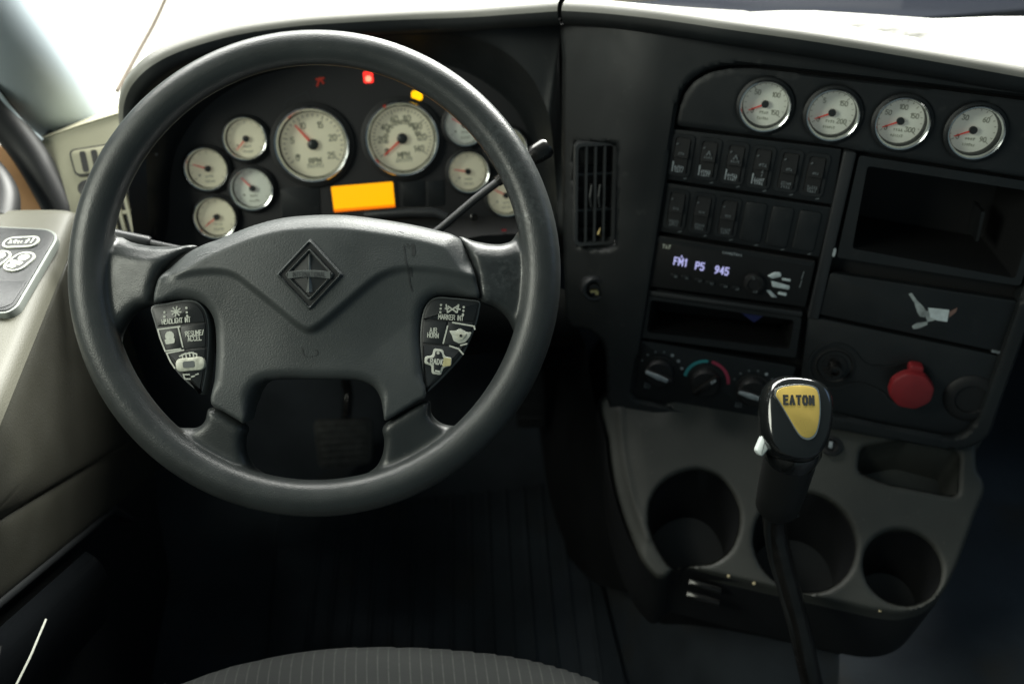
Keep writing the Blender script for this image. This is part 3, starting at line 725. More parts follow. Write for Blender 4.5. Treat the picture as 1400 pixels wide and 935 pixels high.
# rocker switches
def switch_bank(quad, centers, label, blanks, legends, seed):
    q = pq(quad, .002); o = PANEL.pt(*q.mean(0), 0)
    b = thing('switch_panel', label, 'switch panel', o, 'rows of rocker switches')
    part('plate', prism(rquad(inset(q, .0008), .002), -.008, .002, .001), 'panel', b, PANEL.M)
    rn = random.Random(seed)
    for i, (x, y) in enumerate(centers):
        c = PANEL.uv(x, y, .003); M = PANEL.at(c[0], c[1], 0, 0).M
        if i in blanks:
            part('blank_cover', prism(rrect(.0245, .0475, .004), .001, .0042, .0012), 'panel', b, M)
        else:
            s = part('rocker_switch', ringprism(rrect(.0255, .0485, .005), rrect(.0185, .0405, .003), .001, .0042), 'panel', b, M)
            w_, h_ = .0088, .0195
            up = lambda yy: .010 - .007 * abs((yy + .002) / h_) if yy > -.002 else .0045 + .003 * abs((yy + .002) / h_)
            rows = [[(-w_, yy, .001), (-w_, yy, up(yy) - .0012), (-w_ + .001, yy, up(yy)), (w_ - .001, yy, up(yy)), (w_, yy, up(yy) - .0012), (w_, yy, .001)] for yy in (h_, .012, .004, -.0015, -.0025, -.010, -h_)]
            rows = [[(p[0], p[1], .001) for p in rows[0]]] + rows + [[(p[0], p[1], .001) for p in rows[-1]]]
            part('rocker', loft(rows), 'deep', s, M, True, 25)
            kind, bright = legends[i]
            zt, zb = .0086, .0068
            ms = []
            if kind == 'arrow': ms += [strokes([[(-.002, .006), (0, .010), (.002, .006)]], .0014, zt + .0015), smudge(.010, .0022, 0, .003, zt + .002, rn, 4)]
            elif kind == 'rows': ms += [smudge(.009, .003, .001, .004, zt + .002, rn, 3), smudge(.003, .003, .002, -.004, zb, rn, 1), smudge(.003, .003, .002, -.0085, zb, rn, 1)]
            else: ms += [smudge(.007, .0024, 0, .003, zt + .002, rn, 3)]
            ms.append(strokes([[(-.0065, .0125), (-.0055, .0135)]], .0014, zt - .001))
            part('legend', join(*ms), 'inkdim', s, M, False)
            ms = [smudge(.0115, .0032, 0, -.0135, zb + .0012, rn, 5), smudge(.0105, .0030, 0, -.0175, zb + .0012, rn, 4)]
            if bright: ms.append(strokes([[(-.0075, -.008), (-.0075, -.0185)]], .0016, zb + .001))
            part('lower_legend', join(*ms), 'inkmid' if bright else 'inkdim', s, M, False)
        part('scratch', strokes([[(.007, -.0275), (.010, -.0262)]], .0009, .0026), 'inkdim', b, M, False)
    return b
switch_bank([(914, 175), (1152, 203.5), (1139, 281), (906, 245.5)], [(931.6, 212), (968, 217.5), (1004.5, 223), (1041, 228.5), (1078, 233.5), (1114, 239)],
            'full row of six worn black rocker switches under the gauges', (), [('on', 1), ('arrow', 1), ('arrow', 1), ('rows', 1), ('on', 0), ('on', 0)], 1)
switch_bank([(905.5, 248.5), (1138.5, 283.5), (1121, 353), (896, 316.5)], [(924.5, 286), (959.5, 291.5), (995, 297), (1030, 304), (1066, 310), (1103, 316)],
            'row of three black rocker switches and three blank covers above the radio', (3, 4, 5), [('on', 0)] * 6, 2)

# radio
rq = pq([(895.5, 320), (1117, 356), (1102, 421), (883, 392)], .003)
RAD = PANEL.at(*rq.mean(0), 0)
rad = thing('car_radio', 'black single slot radio with lit blue-white digits and worn buttons', 'radio', RAD)
part('body', prism(rquad(inset(rq, .001), .003), -.008, .004, .0015), 'deep', rad, PANEL.M)
part('face_strip', prism(rquad(pq([(897, 324), (1112, 359), (1110, 364), (896, 329)], .004), .001), .003, .0047), 'panel', rad, PANEL.M)
sl_ = lambda x, y: PANEL.uv(x, y, .005)
for s, x, y, hh in [('FM1', 930, 358, .0088), ('P5', 957, 364, .0088), ('945', 987, 370, .0088)]:
    c = sl_(x, y); part('display_digits', text(s, hh, .0016, *c, 0, .0052, .75, .3), 'lcd', rad, PANEL.M, False)
part('display_dot', strokes([[tuple(sl_(932, 350)), tuple(sl_(932.5, 352))]], .0015, .0052), 'lcd', rad, PANEL.M, False)
part('maker_mark', smudge(.024, .0028, *sl_(1001, 347), .0053, rnd, 9), 'inkmid', rad, PANEL.M, False)
part('source_mark', smudge(.0105, .0042, *sl_(911.5, 337), .0053, rnd, 3), 'ink', rad, PANEL.M, False)
for x, y in [(922, 377), (937, 379), (955, 383), (971, 387), (990, 391), (1006, 394)]:
    b_ = part('preset_button', prism(rrect(.0105, .0052, .0015, 3, *sl_(x, y)), .003, .0056, .0006), 'panel', rad, PANEL.M)
    part('button_mark', smudge(.004, .0022, *(sl_(x + 2, y + 1)), .0059, rnd, 2), 'inkdim', b_, PANEL.M, False)
kn = part('volume_knob', lathe([(.0125, .003), (.0125, .010), (.011, .013), (.0075, .0138), (.007, .012), (.0001, .012)], 40), 'deep', rad, PANEL.at(*sl_(1031, 386), 0).M)
part('knob_mark', join(smudge(.004, .003, -.002, .008, .0135, rnd, 2), smudge(.006, .003, .003, -.008, .0135, rnd, 2)), 'inkdim', kn, PANEL.at(*sl_(1031, 386), 0).M, False)
for pts in [[(1049, 377), (1060, 372), (1068, 373), (1068, 378), (1056, 381)], [(1069, 380), (1081, 382), (1081, 385), (1069, 383)], [(1054, 384), (1080, 391), (1079, 396), (1056, 392)], [(1047, 397), (1053, 397), (1063, 407), (1055, 406)], [(1064, 399), (1076, 401), (1075, 405), (1063, 402)]]:
    part('worn_button', prism(rquad(pq(pts, .005), .0012, 3), .003, .0062, .0008), 'foil', rad, PANEL.M)
for x, y in [(1099, 372), (1096, 384)]:
    part('edge_scuff', strokes([[tuple(sl_(x, y)), tuple(sl_(x - 3, y + 9))]], .0012, .0052), 'inkdim', rad, PANEL.M, False)

# open slot below the radio
def open_box(name, label, cat, quad, inner_q, depth, rim_w, slope=.93):
    q, iq = pq(quad, rim_w), pq(inner_q, rim_w)
    t = thing(name, label, cat, PANEL.pt(*q.mean(0), -depth))
    ro, ri = rquad(q, .004, 4), rquad(iq, .004, 4)
    part('rim', ringprism(ro, ri, -.008, rim_w), 'panel', t, PANEL.M)
    ic = ri.mean(0)
    rows = [[(x, y, rim_w - .0006) for x, y in ri], [(*(ic + (np.array([x, y]) - ic) * slope), -depth) for x, y in ri], [(*ic, -depth)] * len(ri)]
    part('pocket_lining', loft(rows, True), 'deep', t, PANEL.M)
    return t
slot = open_box('radio_slot', 'empty black storage slot under the radio', 'storage slot', [(881, 404), (1096, 434), (1088, 489), (873, 461)], [(890, 410), (1086, 438), (1079, 478), (884, 454)], .07, .004)
part('blue_tab', prism(pq([(1012, 427), (1045, 431), (1031, 441)], .001), -.001, .001), 'blue', slot, PANEL.M, False)
cub = open_box('storage_cubby', 'large empty black cubby below the two far gauges', 'storage cubby', [(1175, 213), (1440, 254), (1395, 391), (1144, 352)], [(1186, 227), (1425, 264), (1388, 381), (1165, 340)], .13, .005, .88)
part('inner_rib', prism(pq([(1342, 290), (1347, 290), (1338, 330), (1334, 330)], -.05), -.10, -.05), 'panel', cub, PANEL.M, False)
part('latch', prism(rrect(.003, .010, .0012, 3, *PANEL.uv(1140.5, 345, .006)), .004, .0075), 'inkmid', cub, PANEL.M)

# drawer and torn sticker
dr = thing('drawer', 'flat black drawer front under the cubby', 'drawer', PANEL.at(*pq([(1250, 428)])[0], 0))
part('front', prism(rquad(pq([(1135, 373), (1392, 412), (1368, 482), (1119, 430)], .003), .004), -.008, .003, .0015), 'panel', dr, PANEL.M)
stk = thing('torn_sticker', 'torn grey remnant of a sticker on the black drawer front', 'sticker', PANEL.at(*pq([(1275, 428)])[0], .003))
part('paper', join(prism(pq([(1242, 402), (1247, 401), (1253, 410), (1262, 419), (1266, 425), (1264, 434), (1258, 433), (1254, 427), (1250, 414)], .004), .003, .0036),
                   prism(pq([(1247, 446), (1254, 442), (1268, 440), (1268, 444), (1257, 449), (1249, 450)], .004), .003, .0035),
                   prism(pq([(1263, 427), (1272, 424), (1280, 430), (1278, 438), (1268, 440)], .004), .003, .0039)), 'sticker', stk, PANEL.M, False)
part('foil_patch', prism(pq([(1269, 421), (1298, 424), (1295, 440), (1281, 438), (1272, 434)], .004), .003, .0041), 'foil', stk, PANEL.M, False)
part('stained_corner', prism(pq([(1298, 427), (1309, 421), (1307, 427), (1298, 434)], .004), .003, .0037), 'rust', stk, PANEL.M, False)

# climate panel
cq = pq([(873.5, 464), (1090, 501), (1062, 580), (862, 543)], .002)
clim = thing('climate_control', 'black heater control panel with three rotary knobs', 'heater control', PANEL.at(*cq.mean(0), 0))
part('plate', prism(rquad(inset(cq, .001), .003), -.008, .002, .001), 'panel', clim, PANEL.M)
for i, (x, y) in enumerate([(903, 508), (965.5, 521), (1030, 534)]):
    c = PANEL.uv(x, y, .004); fr = PANEL.at(c[0], c[1], 0, [-14, -42, -8][i]); M = fr.M
    k_ = part('rotary_knob', lathe([(.0225, .001), (.0225, .004), (.019, .0048), (.0178, .012), (.016, .0145), (.0001, .015)], 44), 'deep', clim, M)
    part('grip', prism(rquad([(-.0185, -.0035), (.0185, -.0035), (.0185, .0035), (-.0185, .0035)], .003), .012, .022, .002) if i != 1 else prism(rquad([(-.004, -.019), (.004, -.019), (.0035, .019), (-.0035, .019)], .003), .012, .022, .002), 'rod' if i == 1 else 'deep', k_, M)
    if i != 1:
        part('pointer', prism(rquad([(-.018, -.002), (-.003, -.0035), (.012, -.0025), (.012, .0025), (-.003, .0035), (-.018, .002)], .001), .0215, .0228, .0006), 'inkmid', k_, M)
        F2 = PANEL.at(c[0], c[1], 0).M
        for a in range(20, 181, 23):
            part('mark', lathe2(.0021 if a < 80 else .0014, .0275 * cos(radians(a)), .0275 * sin(radians(a)), .0026), 'inkmid' if a < 80 else 'inkdim', clim, F2, False)
        part('symbol', smudge(.009, .007, -.014, -.024, .0026, rnd, 3), 'inkdim', clim, F2, False)
    else:
        F2 = PANEL.at(c[0], c[1], 0).M
        part('pointer', prism(rrect(.003, .008, .0012, 3, 0, .013), .0215, .0228), 'inkmid', k_, M)
        for nm, a0, a1, m_ in (('cold_band', 178, 95, 'cyan'), ('hot_band', 85, 2, 'redprint')):
            o_, i_ = arc(.0292, a0, a1, 14), arc(.0252, a0, a1, 14)
            v_ = [(x_, y_, .0026) for x_, y_ in o_] + [(x_, y_, .0026) for x_, y_ in i_]
            part(nm, (v_, [(j, j + 1, 15 + j + 1, 15 + j) for j in range(14)]), m_, clim, F2, False)

# brake valve plate
vq = pq([(1105, 432), (1368, 487), (1352, 545), (1336, 575), (1316, 592), (1290, 594), (1122, 560), (1090, 556)], .002)
vp = thing('valve_plate', 'black lower plate holding the red knob and a bare stem', 'dashboard panel', PANEL.at(*pq([(1230, 515)])[0], 0))
part('plate', prism(rquad(vq, .006), -.008, .002, .0015), 'panel', vp, PANEL.M)
c1, c2 = PANEL.uv(1141, 500, .002), PANEL.uv(1240, 525, .002)
def dumb(k):
    d = c2 - c1; th = math.degrees(atan2(d[1], d[0])); r1, r2 = .031 * k, .030 * k
    pts = [c1 + r1 * np.array([cos(radians(th + a)), sin(radians(th + a))]) for a in range(40, 321, 14)]
    pts += [c1 + d * .45 - .013 * k * np.array([-sin(radians(th)), cos(radians(th))])]
    pts += [c2 + r2 * np.array([cos(radians(th + a)), sin(radians(th + a))]) for a in range(-140, 141, 14)]
    pts += [c1 + d * .45 + .013 * k * np.array([-sin(radians(th)), cos(radians(th))])]
    return np.array(pts)
part('raised_border', ringprism(crspline(dumb(1.0), 2, True), crspline(dumb(.90), 2, True), .0, .0042), 'panel', vp, PANEL.M)
st = part('bare_stem', lathe([(.0145, .001), (.0145, .004), (.008, .0045), (.0075, .022), (.0045, .0225), (.0045, .017), (.0001, .017)], 32), 'rod', vp, PANEL.at(*c1, 0).M)
part('stem_collar', lathe([(.024, .0005), (.024, .003), (.021, .0036), (.018, .001)], 40), 'deep', vp, PANEL.at(*c1, 0).M)
part('dark_button', lathe([(.030, .0), (.030, .003), (.026, .006), (.018, .0062), (.017, .003), (.0001, .003)], 40), 'deep', vp, PANEL.at(*PANEL.uv(1327, 545, .003), 0).M)
part('corner_clip', prism(rrect(.010, .003, .001, 3, *PANEL.uv(1362, 481, .004)), .001, .0045), 'inkdim', vp, PANEL.M)
RK = PANEL.at(*PANEL.uv(1242, 521, 0), 0)
rk = thing('brake_valve', 'red plastic push-pull knob on the lower black plate', 'knob', RK)
part('stem', lathe([(.0095, .0), (.0095, .018)], 24), 'redknob', rk, RK.M)
oct_ = [(.0255 * cos(radians(22.5 + 45 * k)) * 1.02, .0245 * sin(radians(22.5 + 45 * k))) for k in range(8)]
part('knob', join(prism(rquad(oct_, .006, 4), .016, .030, .004)), 'redknob', rk, RK.M)
part('top_boss', prism(rrect(.0165, .012, .004, 4, .001, .0225), .004, .018, .003), 'redknob', rk, RK.M)

# ---------------------------------------------------------------- steering wheel
sw = thing('steering_wheel', 'grey four-spoke truck steering wheel with diamond emblem', 'steering wheel', WHEEL)
RO, RTB = .2274, .0162
RC = RO - RTB
def torus(R, r, n=120, m=24, w=0.0):
    rr = lambda a: r * (1.03 + .10 * cos(a) ** 2 - .03 * sin(a))
    rows = [[((RO - rr(a) + rr(a) * cos(b)) * cos(a), (RO - rr(a) + rr(a) * cos(b)) * sin(a), w + rr(a) * .95 * sin(b)) for b in [2 * pi * j / m for j in range(m)]] for a in [2 * pi * i / n for i in range(n + 1)]]
    V, Fc = loft(rows, True); return V, Fc
spokes = [[(112, 332), (150, 318), (172, 327), (200, 333), (232, 334), (266, 332), (244, 348), (226, 366), (214, 388), (208, 414), (190, 420), (172, 434), (160, 455), (152, 480), (112, 470)],
          [(626, 320), (650, 327), (680, 330), (700, 325), (712, 312), (748, 320), (748, 470), (712, 480), (704, 455), (694, 434), (678, 420), (657, 411), (651, 378), (642, 348)],
          [(286, 556), (333, 582), (331, 600), (333, 622), (343, 640), (358, 650), (368, 660), (360, 690), (320, 682), (250, 640), (212, 596), (238, 586), (262, 586), (277, 576)],
          [(525, 580), (583, 547), (588, 565), (600, 578), (618, 583), (645, 582), (650, 600), (600, 655), (540, 682), (500, 690), (488, 660), (498, 650), (513, 639), (522, 620), (524, 600)]]
sp_top = [WHEEL.poly([(150, 322), (172, 327), (200, 333), (232, 334), (268, 332), (285, 326)], .003), WHEEL.poly([(605, 312), (626, 320), (650, 327), (680, 330), (700, 325)], .003)]
def slab(p, w0, bev):
    """a closed web of the wheel: rounded top over the outline, flat underside"""
    def top(u, v, d):
        r = np.hypot(u, v)
        pts = np.stack([u, v], 1)
        dt = np.minimum(segdist(pts, sp_top[0], False)[0], segdist(pts, sp_top[1], False)[0])
        return -.012 * np.clip(1 - dt / .017, 0, 1) ** 1.25 + np.where(v > -.09, np.interp(r, [.12, .150, .19], [.0120, .0108, .003]), np.interp(r, [.12, .152, .19], [.0100, .0088, .002])) - roundoff(d, bev)
    V, Fc = relief([p], top, .0028, lambda u, v, w: (u, v, w0))
    n = len(V); low = {}
    for q in list(Fc):   # underside: the same grid at w0
        if all(abs(V[k][2] - w0) > 1e-9 for k in q):
            for k in q:
                if k not in low: low[k] = len(V); V.append((V[k][0], V[k][1], w0))
            Fc.append(tuple(low[k] for k in q[::-1]))
    bm = bmesh.new(); vs = [bm.verts.new(v) for v in V]
    for q in Fc: bm.faces.new([vs[k] for k in q])
    bmesh.ops.remove_doubles(bm, verts=bm.verts, dist=1e-6); bm.verts.index_update()
    out = [tuple(v.co) for v in bm.verts], [tuple(v.index for v in f.verts) for f in bm.faces]
    bm.free(); return out
bits = [torus(RC, RTB)]
for sp in spokes:
    bits.append(slab(crspline(WHEEL.poly(sp, .003), 4, True), -.016, .009))
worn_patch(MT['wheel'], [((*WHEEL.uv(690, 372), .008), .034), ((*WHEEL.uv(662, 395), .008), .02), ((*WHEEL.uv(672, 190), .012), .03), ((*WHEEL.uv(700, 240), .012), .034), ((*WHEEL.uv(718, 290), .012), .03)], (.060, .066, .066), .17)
rim_me = mesh('rim', join(*bits), 'wheel')
rim = link(bpy.data.objects.new('rim', rim_me), sw, WHEEL.M)
md = rim.modifiers.new('blend', 'REMESH'); md.mode = 'VOXEL'; md.voxel_size = .0019; md.use_smooth_shade = True
md = rim.modifiers.new('soften', 'SMOOTH'); md.factor = .5; md.iterations = 12

hub_px = [(263, 336), (300, 319), (340, 304), (380, 294), (424, 290), (470, 290), (515, 295), (560, 302), (600, 311), (625, 321), (633, 331), (642, 352), (650, 378), (656, 404), (652, 406), (630, 404), (606, 403), (592, 406), (582, 416), (577, 432), (575, 460), (577, 490), (580, 520), (582, 542), (570, 549), (548, 563), (527, 575), (524, 566), (520, 548), (512, 532), (500, 524), (480, 520), (430, 519), (380, 519), (358, 523), (346, 534), (338, 556), (333, 578), (325, 575), (305, 563), (288, 553), (288, 530), (291, 490), (290, 455), (286, 432), (275, 416), (258, 409), (232, 409), (212, 413), (208, 410), (212, 390), (224, 367), (242, 349)]
hub_o = WHEEL.poly(hub_px, .012)
hub_s = crspline(hub_o, 4, True)
top_l = crspline(WHEEL.poly([(225, 360), (263, 336), (300, 319), (340, 304), (380, 294), (424, 290), (470, 290), (515, 295), (560, 302), (600, 311), (625, 321), (645, 350)], .012), 4)
vee = crspline(WHEEL.poly([(195, 384), (235, 377), (275, 371), (303, 371), (324, 377), (342, 390), (380, 420), (408, 443), (424, 451), (440, 443), (470, 418), (505, 388), (525, 375), (550, 368), (590, 369), (625, 375), (670, 386)], .015), 5)
vee_poly = np.vstack([vee, WHEEL.poly([(670, 200), (195, 200)])])
CE = WHEEL.uv(424, 376, .022)
splits = [WHEEL.poly(q, .012) for q in ([(263, 336), (242, 349), (224, 367), (212, 390), (208, 412)], [(625, 321), (642, 352), (650, 378), (656, 404)], [(288, 553), (333, 578)], [(582, 542), (527, 575)])]
def h_hub(u, v, d):
    pts = np.stack([u, v], 1)
    w = .0165 - .22 * u * u - .28 * (v + .02) ** 2
    dv, _ = segdist(pts, vee, False); sv = np.where(inside(pts, [vee_poly]), dv, -dv)
    amp = .0068 * (.35 + .65 * np.exp(-(u / .09) ** 2))
    w = w + amp * sstep(-.0042, .0026, sv)
    low = np.clip(-sv / .05, 0, 1); w -= .0045 * low * np.exp(-((v + .045) / .05) ** 2) * (.6 + .4 * sstep(.015, .06, np.abs(u)))
    dt, _ = segdist(pts, top_l, False)
    w -= .016 * np.clip(1 - dt / .0175, 0, 1) ** 1.25
    ds = np.minimum.reduce([segdist(pts, q, False)[0] for q in splits])
    R = .0025 + .0085 * sstep(.004, .024, ds)
    w -= roundoff(d, R) * .9
    return w
hub = part('horn_pad', relief([hub_s], h_hub, .0017, lambda u, v, w: (u * .985, v * .985, w - .03)), 'hub', sw, WHEEL.M, True, 60)
# worn mark of a horn symbol and scuffs on the cover
def on_hub(pts, t):
    """a thin mark lying on the moulded cover"""
    q = crspline(WHEEL.poly(pts, .016), 5); d = np.gradient(q, axis=0); d /= np.hypot(*d.T)[:, None]
    n = np.stack([-d[:, 1], d[:, 0]], 1) * t / 2; rows = []
    for a in (q - n, q + n):
        D, _ = segdist(a, hub_s); rows.append(np.column_stack([a, h_hub(a[:, 0], a[:, 1], D) + .00035]))
    return loft(rows)
part('horn_mark', join(on_hub([(413, 475), (413.5, 481), (415, 486)], .0013), on_hub([(415, 486.5), (420, 487.5)], .0010), on_hub([(423, 488), (427, 487)], .0009), on_hub([(429, 487), (434, 484), (433, 479), (430, 478)], .0008)), 'hubscuff', hub, WHEEL.M)
part('scuff', join(on_hub([(553, 336), (554, 350), (557, 365), (560, 385), (563, 398)], .0014), on_hub([(564, 334), (566, 342), (565, 350)], .0030), on_hub([(556, 334), (560, 338)], .0016), on_hub([(561, 366), (562, 378)], .0022)), 'hubscuff', hub, WHEEL.M)
part('pale_scuff', join(on_hub([(268, 350), (282, 346), (296, 345)], .0007), on_hub([(545, 315), (552, 317)], .0009), on_hub([(278, 356), (284, 353)], .0006)), 'padedge', hub, WHEEL.M)
# diamond emblem
EM = WHEEL.at(*CE, .0234)
em = part('emblem', prism([(0, -.0290), (.0272, 0), (0, .0290), (-.0272, 0)], -.004, .0008), 'hubdark', sw, EM.M, False)
def dia(k, r=.002): return rquad([(0, -.0295 * k), (.0270 * k, 0), (0, .0295 * k), (-.0270 * k, 0)], r, 4)
def diaring(k0, k1, w0, wt, k2=None):
    a, b, c = dia(k0), dia((k0 + k1) / 2), dia(k1)
    return loft([[(x, y, w0) for x, y in a], [(x, y, wt) for x, y in b], [(x, y, w0) for x, y in c]], True)
part('outer_frame', diaring(1.14, .93, -.001, .0030), 'hub', em, EM.M, True, 30)
part('inner_frame', diaring(.84, .70, .0, .0036), 'emblem', em, EM.M, True, 30)
t_, s_, k = (0, .0190, .0008), (.0172, 0, .0008), .0034
top, bot, lf, rg = (0, .0192, .0008), (0, -.0192, .0008), (-.0175, 0, .0008), (.0175, 0, .0008)
part('facets', ([top, bot, lf, rg, (-.0022, -.001, .003), (.0022, -.001, .003)], [(0, 2, 4), (2, 1, 4), (1, 3, 5), (3, 0, 5)]), 'emblemdk', em, EM.M, False)
part('centre_rib', ([(-.0012, .0185, .0012), (.0012, .0185, .0012), (.0030, -.016, .0012), (-.0030, -.016, .0012), (0, .0185, .0036), (0, -.016, .0042)], [(0, 4, 5, 3), (4, 1, 2, 5)]), 'emblem', em, EM.M, False)
band = [(x, -.0020 + .0016 * (1 - (x / .019) ** 2), .0) for x in np.linspace(-.0190, .0190, 13)]
part('name_band', loft([[(x, y - .0024, .0030) for x, y, _ in band], [(x, y - .0020, .0042) for x, y, _ in band], [(x, y + .0040, .0042) for x, y, _ in band], [(x, y + .0044, .0030) for x, y, _ in band]]), 'emblem', em, EM.M, True, 30)
part('lettering', text('INTERNATIONAL', .0042, .00045, 0, -.0002, 0, .0046, .68, .3), 'emblemdk', em, EM.M, False)

# thumb switch pads
def pad_switch(px, cuts, name_label, side):
    w0 = .006
    o = crspline(WHEEL.poly(px, w0), 3, True)
    if area2(o) < 0: o = o[::-1]
    p = part('switch_pad', prism(o, -.014, w0 - .0005, .0015), 'padedge', sw, WHEEL.M)
    part('pad_face', prism(inset(o, .0013), w0 - .002, w0 + .0001, .0006), 'hubdark', p, WHEEL.M)
    body = inset(o, .0022)
    return p, o, body, w0
def region(body, cuts, WL=.006):
    q = body
    for a, b in cuts: q = clip(q, WHEEL.uv(*a, WL), WHEEL.uv(*b, WL))
    return q
def wu(x, y): return tuple(WHEEL.uv(x, y, .0072))
def wl(*pts): return [wu(*q) for q in pts]
LP = [(206, 419), (228, 414), (250, 410), (266, 411), (277, 419), (283, 432), (285.5, 450), (285, 480), (281.5, 512), (276, 538), (271, 536), (255, 523), (240, 507), (227, 486), (217, 463), (210, 440)]
p, o, body, w0 = pad_switch(LP, None, '', -1)
A, B, C2, D2 = (200, 449), (300, 439), (200, 484.5), (300, 473)
for cuts in ([(A, B)], [(B, A), (C2, D2), ((245, 440), (252, 490))], [(B, A), (C2, D2), ((252, 490), (245, 440))], [(D2, C2)]):
    q = region(body, cuts)
    q = inset(q, .0006); b_ = part('button', prism(rquad(q, .0012, 2), w0 - .001, w0 + .0010, .0006), 'pad', p, WHEEL.M, True, 30)
z = w0 + .0016
ic = [strokes([wl((241 + 6.5 * cos(a), 426 + 6.5 * sin(a)), (241 - 6.5 * cos(a), 426 - 6.5 * sin(a))) for a in (0.1, .9, 1.7, 2.5)], .0012, z)]
for xx, yy in [(225, 427), (225, 433), (226, 438), (255, 421), (255.5, 427), (256, 432)]: ic.append(lathe2(.0011, *wu(xx, yy), z))
ic.append(text('HEADLIGHT INT', .0043, .0007, *wu(241, 438.5), radians(5), z, .66, .22))
part('headlight_mark', join(*ic), 'ink', p, WHEEL.M, False)
part('resume_mark', join(text('RESUME/', .0043, .0007, *wu(266, 455.5), radians(6), z, .70), text('ACCEL', .0043, .0007, *wu(266, 462.5), radians(6), z, .72)), 'ink', p, WHEEL.M, False)
part('cancel_mark', join(lathe2(.0042, *wu(232, 459), z), prism(rquad([wu(225, 464), wu(239, 462), wu(239, 469), wu(227, 471)], .0015), z - .001, z + .0002)), 'ink', p, WHEEL.M, False)
part('light_border', strokes([wl((246, 446.5), (216, 450.5), (219, 462), (226, 480), (247, 477)), wl((251, 478.5), (228, 483), (233, 494), (239, 503)), wl((244, 448), (250, 474))], .0013, z), 'ink', p, WHEEL.M, False)
th = WHEEL.at(*WHEEL.uv(261, 498, .007), w0, 5)
part('thumb_wheel', prism(rrect(.0265, .0125, .005), -.001, .0042, .002), 'worn', p, th.M)
part('thumb_wheel_slot', prism(rrect(.0105, .0060, .0015, 3, -.001, 0), .003, .0046), 'padedge', p, th.M)
tk = [wl((246, 484 + 3), (252, 484), (262, 482), (269, 484)), wl((249, 485), (250, 489)), wl((254, 483), (255, 488)), wl((259, 482), (260, 487)), wl((264, 482), (265, 487)), wl((269, 484), (269, 488))]
tk += [wl((251, 512), (253, 518), (260, 518)), wl((251, 512), (259, 512)), wl((262, 515), (266, 514)), wl((268, 512), (271, 511))]
part('set_mark', strokes(tk, .0013, z), 'ink', p, WHEEL.M, False)
RP = [(597, 406), (620, 407), (640, 409), (656, 412), (655.5, 425), (652, 440), (645, 459), (632, 486), (611, 510), (594, 527), (582, 537), (579, 530), (577, 510), (574, 472), (574.5, 450), (577, 430), (584, 414)]
p, o, body, w0 = pad_switch(RP, None, '', 1)
A, B, C2, D2 = (560, 436), (670, 441), (560, 469), (670, 476)
for cuts in ([(A, B)], [(B, A), (C2, D2), ((613, 435), (605, 480))], [(B, A), (C2, D2), ((605, 480), (613, 435))], [(D2, C2)]):
    q = inset(region(body, cuts), .0006); part('button', prism(rquad(q, .0012, 2), w0 - .001, w0 + .0010, .0006), 'pad', p, WHEEL.M, True, 30)
ic = [strokes([wl((610, 417), (612, 427)), wl((627, 417), (625, 427)), wl((612, 427), (626, 418)), wl((613, 419), (624, 427)), wl((609, 422), (613, 422)), wl((624, 422), (629, 423))], .0014, z)]
for xx, yy in [(603, 417), (602.5, 422), (602, 427), (634, 420), (633.5, 425), (633, 430)]: ic.append(lathe2(.0011, *wu(xx, yy), z))
ic.append(text('MARKER INT', .0044, .0007, *wu(616.5, 434), radians(-4), z, .72, .22))
part('marker_mark', join(*ic), 'ink', p, WHEEL.M, False)
part('air_horn_mark', join(text('AIR', .0040, .0008, *wu(592.5, 451.5), 0, z, .9), text('HORN', .0040, .0008, *wu(592, 458.5), radians(-4), z, .8)), 'ink', p, WHEEL.M, False)
part('light_border', strokes([wl((619, 441), (648, 446), (649, 450)), wl((612, 446), (606, 469)), wl((615, 473), (627, 477), (633, 484)), wl((630, 472), (638, 470))], .0014, z), 'ink', p, WHEEL.M, False)
q = np.array([wu(x_, y_) for x_, y_ in [(614, 452), (622, 452), (630, 449), (638, 454), (645, 454), (642, 461), (636, 468), (628, 470), (620, 466), (618, 459)]])
part('worn_horn_button', prism(rquad(q, .0012, 3), w0, z, .0004), 'ink', p, WHEEL.M)
qc = q.mean(0); part('horn_centre', prism(rquad(qc + (q - qc) * .58, .001, 3), w0, z + .0006, .0003), 'worn', p, WHEEL.M)
part('horn_pit', lathe2(.0014, *wu(630, 459), z + .0009), 'hubdark', p, WHEEL.M)
q = [(593, 476), (606, 478), (608, 487), (618, 489), (617, 500), (606, 503), (603, 513), (590, 511), (590, 500), (580, 497), (581, 487), (591, 486)]
cr = np.array([wu(*a) for a in q]); cc = cr.mean(0)
if area2(cr) < 0: cr = cr[::-1]
part('radio_cross', prism(rquad(cr, .0022, 4), w0, z + .0004, .0006), 'ink', p, WHEEL.M)
part('radio_cross_face', prism(rquad(inset(cr, .0021), .0018, 4), w0, z + .0011, .0004), 'pad', p, WHEEL.M)
part('radio_mark', join(text('RADIO', .0045, .0009, *wu(598, 494.5), radians(-5), z + .0016, .8), strokes([wl((596, 507), (601, 508))], .0015, z + .0016), strokes([wl((585, 490), (583, 493), (585, 496))], .001, z + .0016), lathe2(.0014, *wu(599, 482.5), z + .0016)), 'ink', p, WHEEL.M, False)
part('worn_corner', prism(rquad([wu(607, 489), wu(617, 490), wu(616, 500), wu(605, 501)], .001), w0, z + .0019), 'amberlens', p, WHEEL.M)

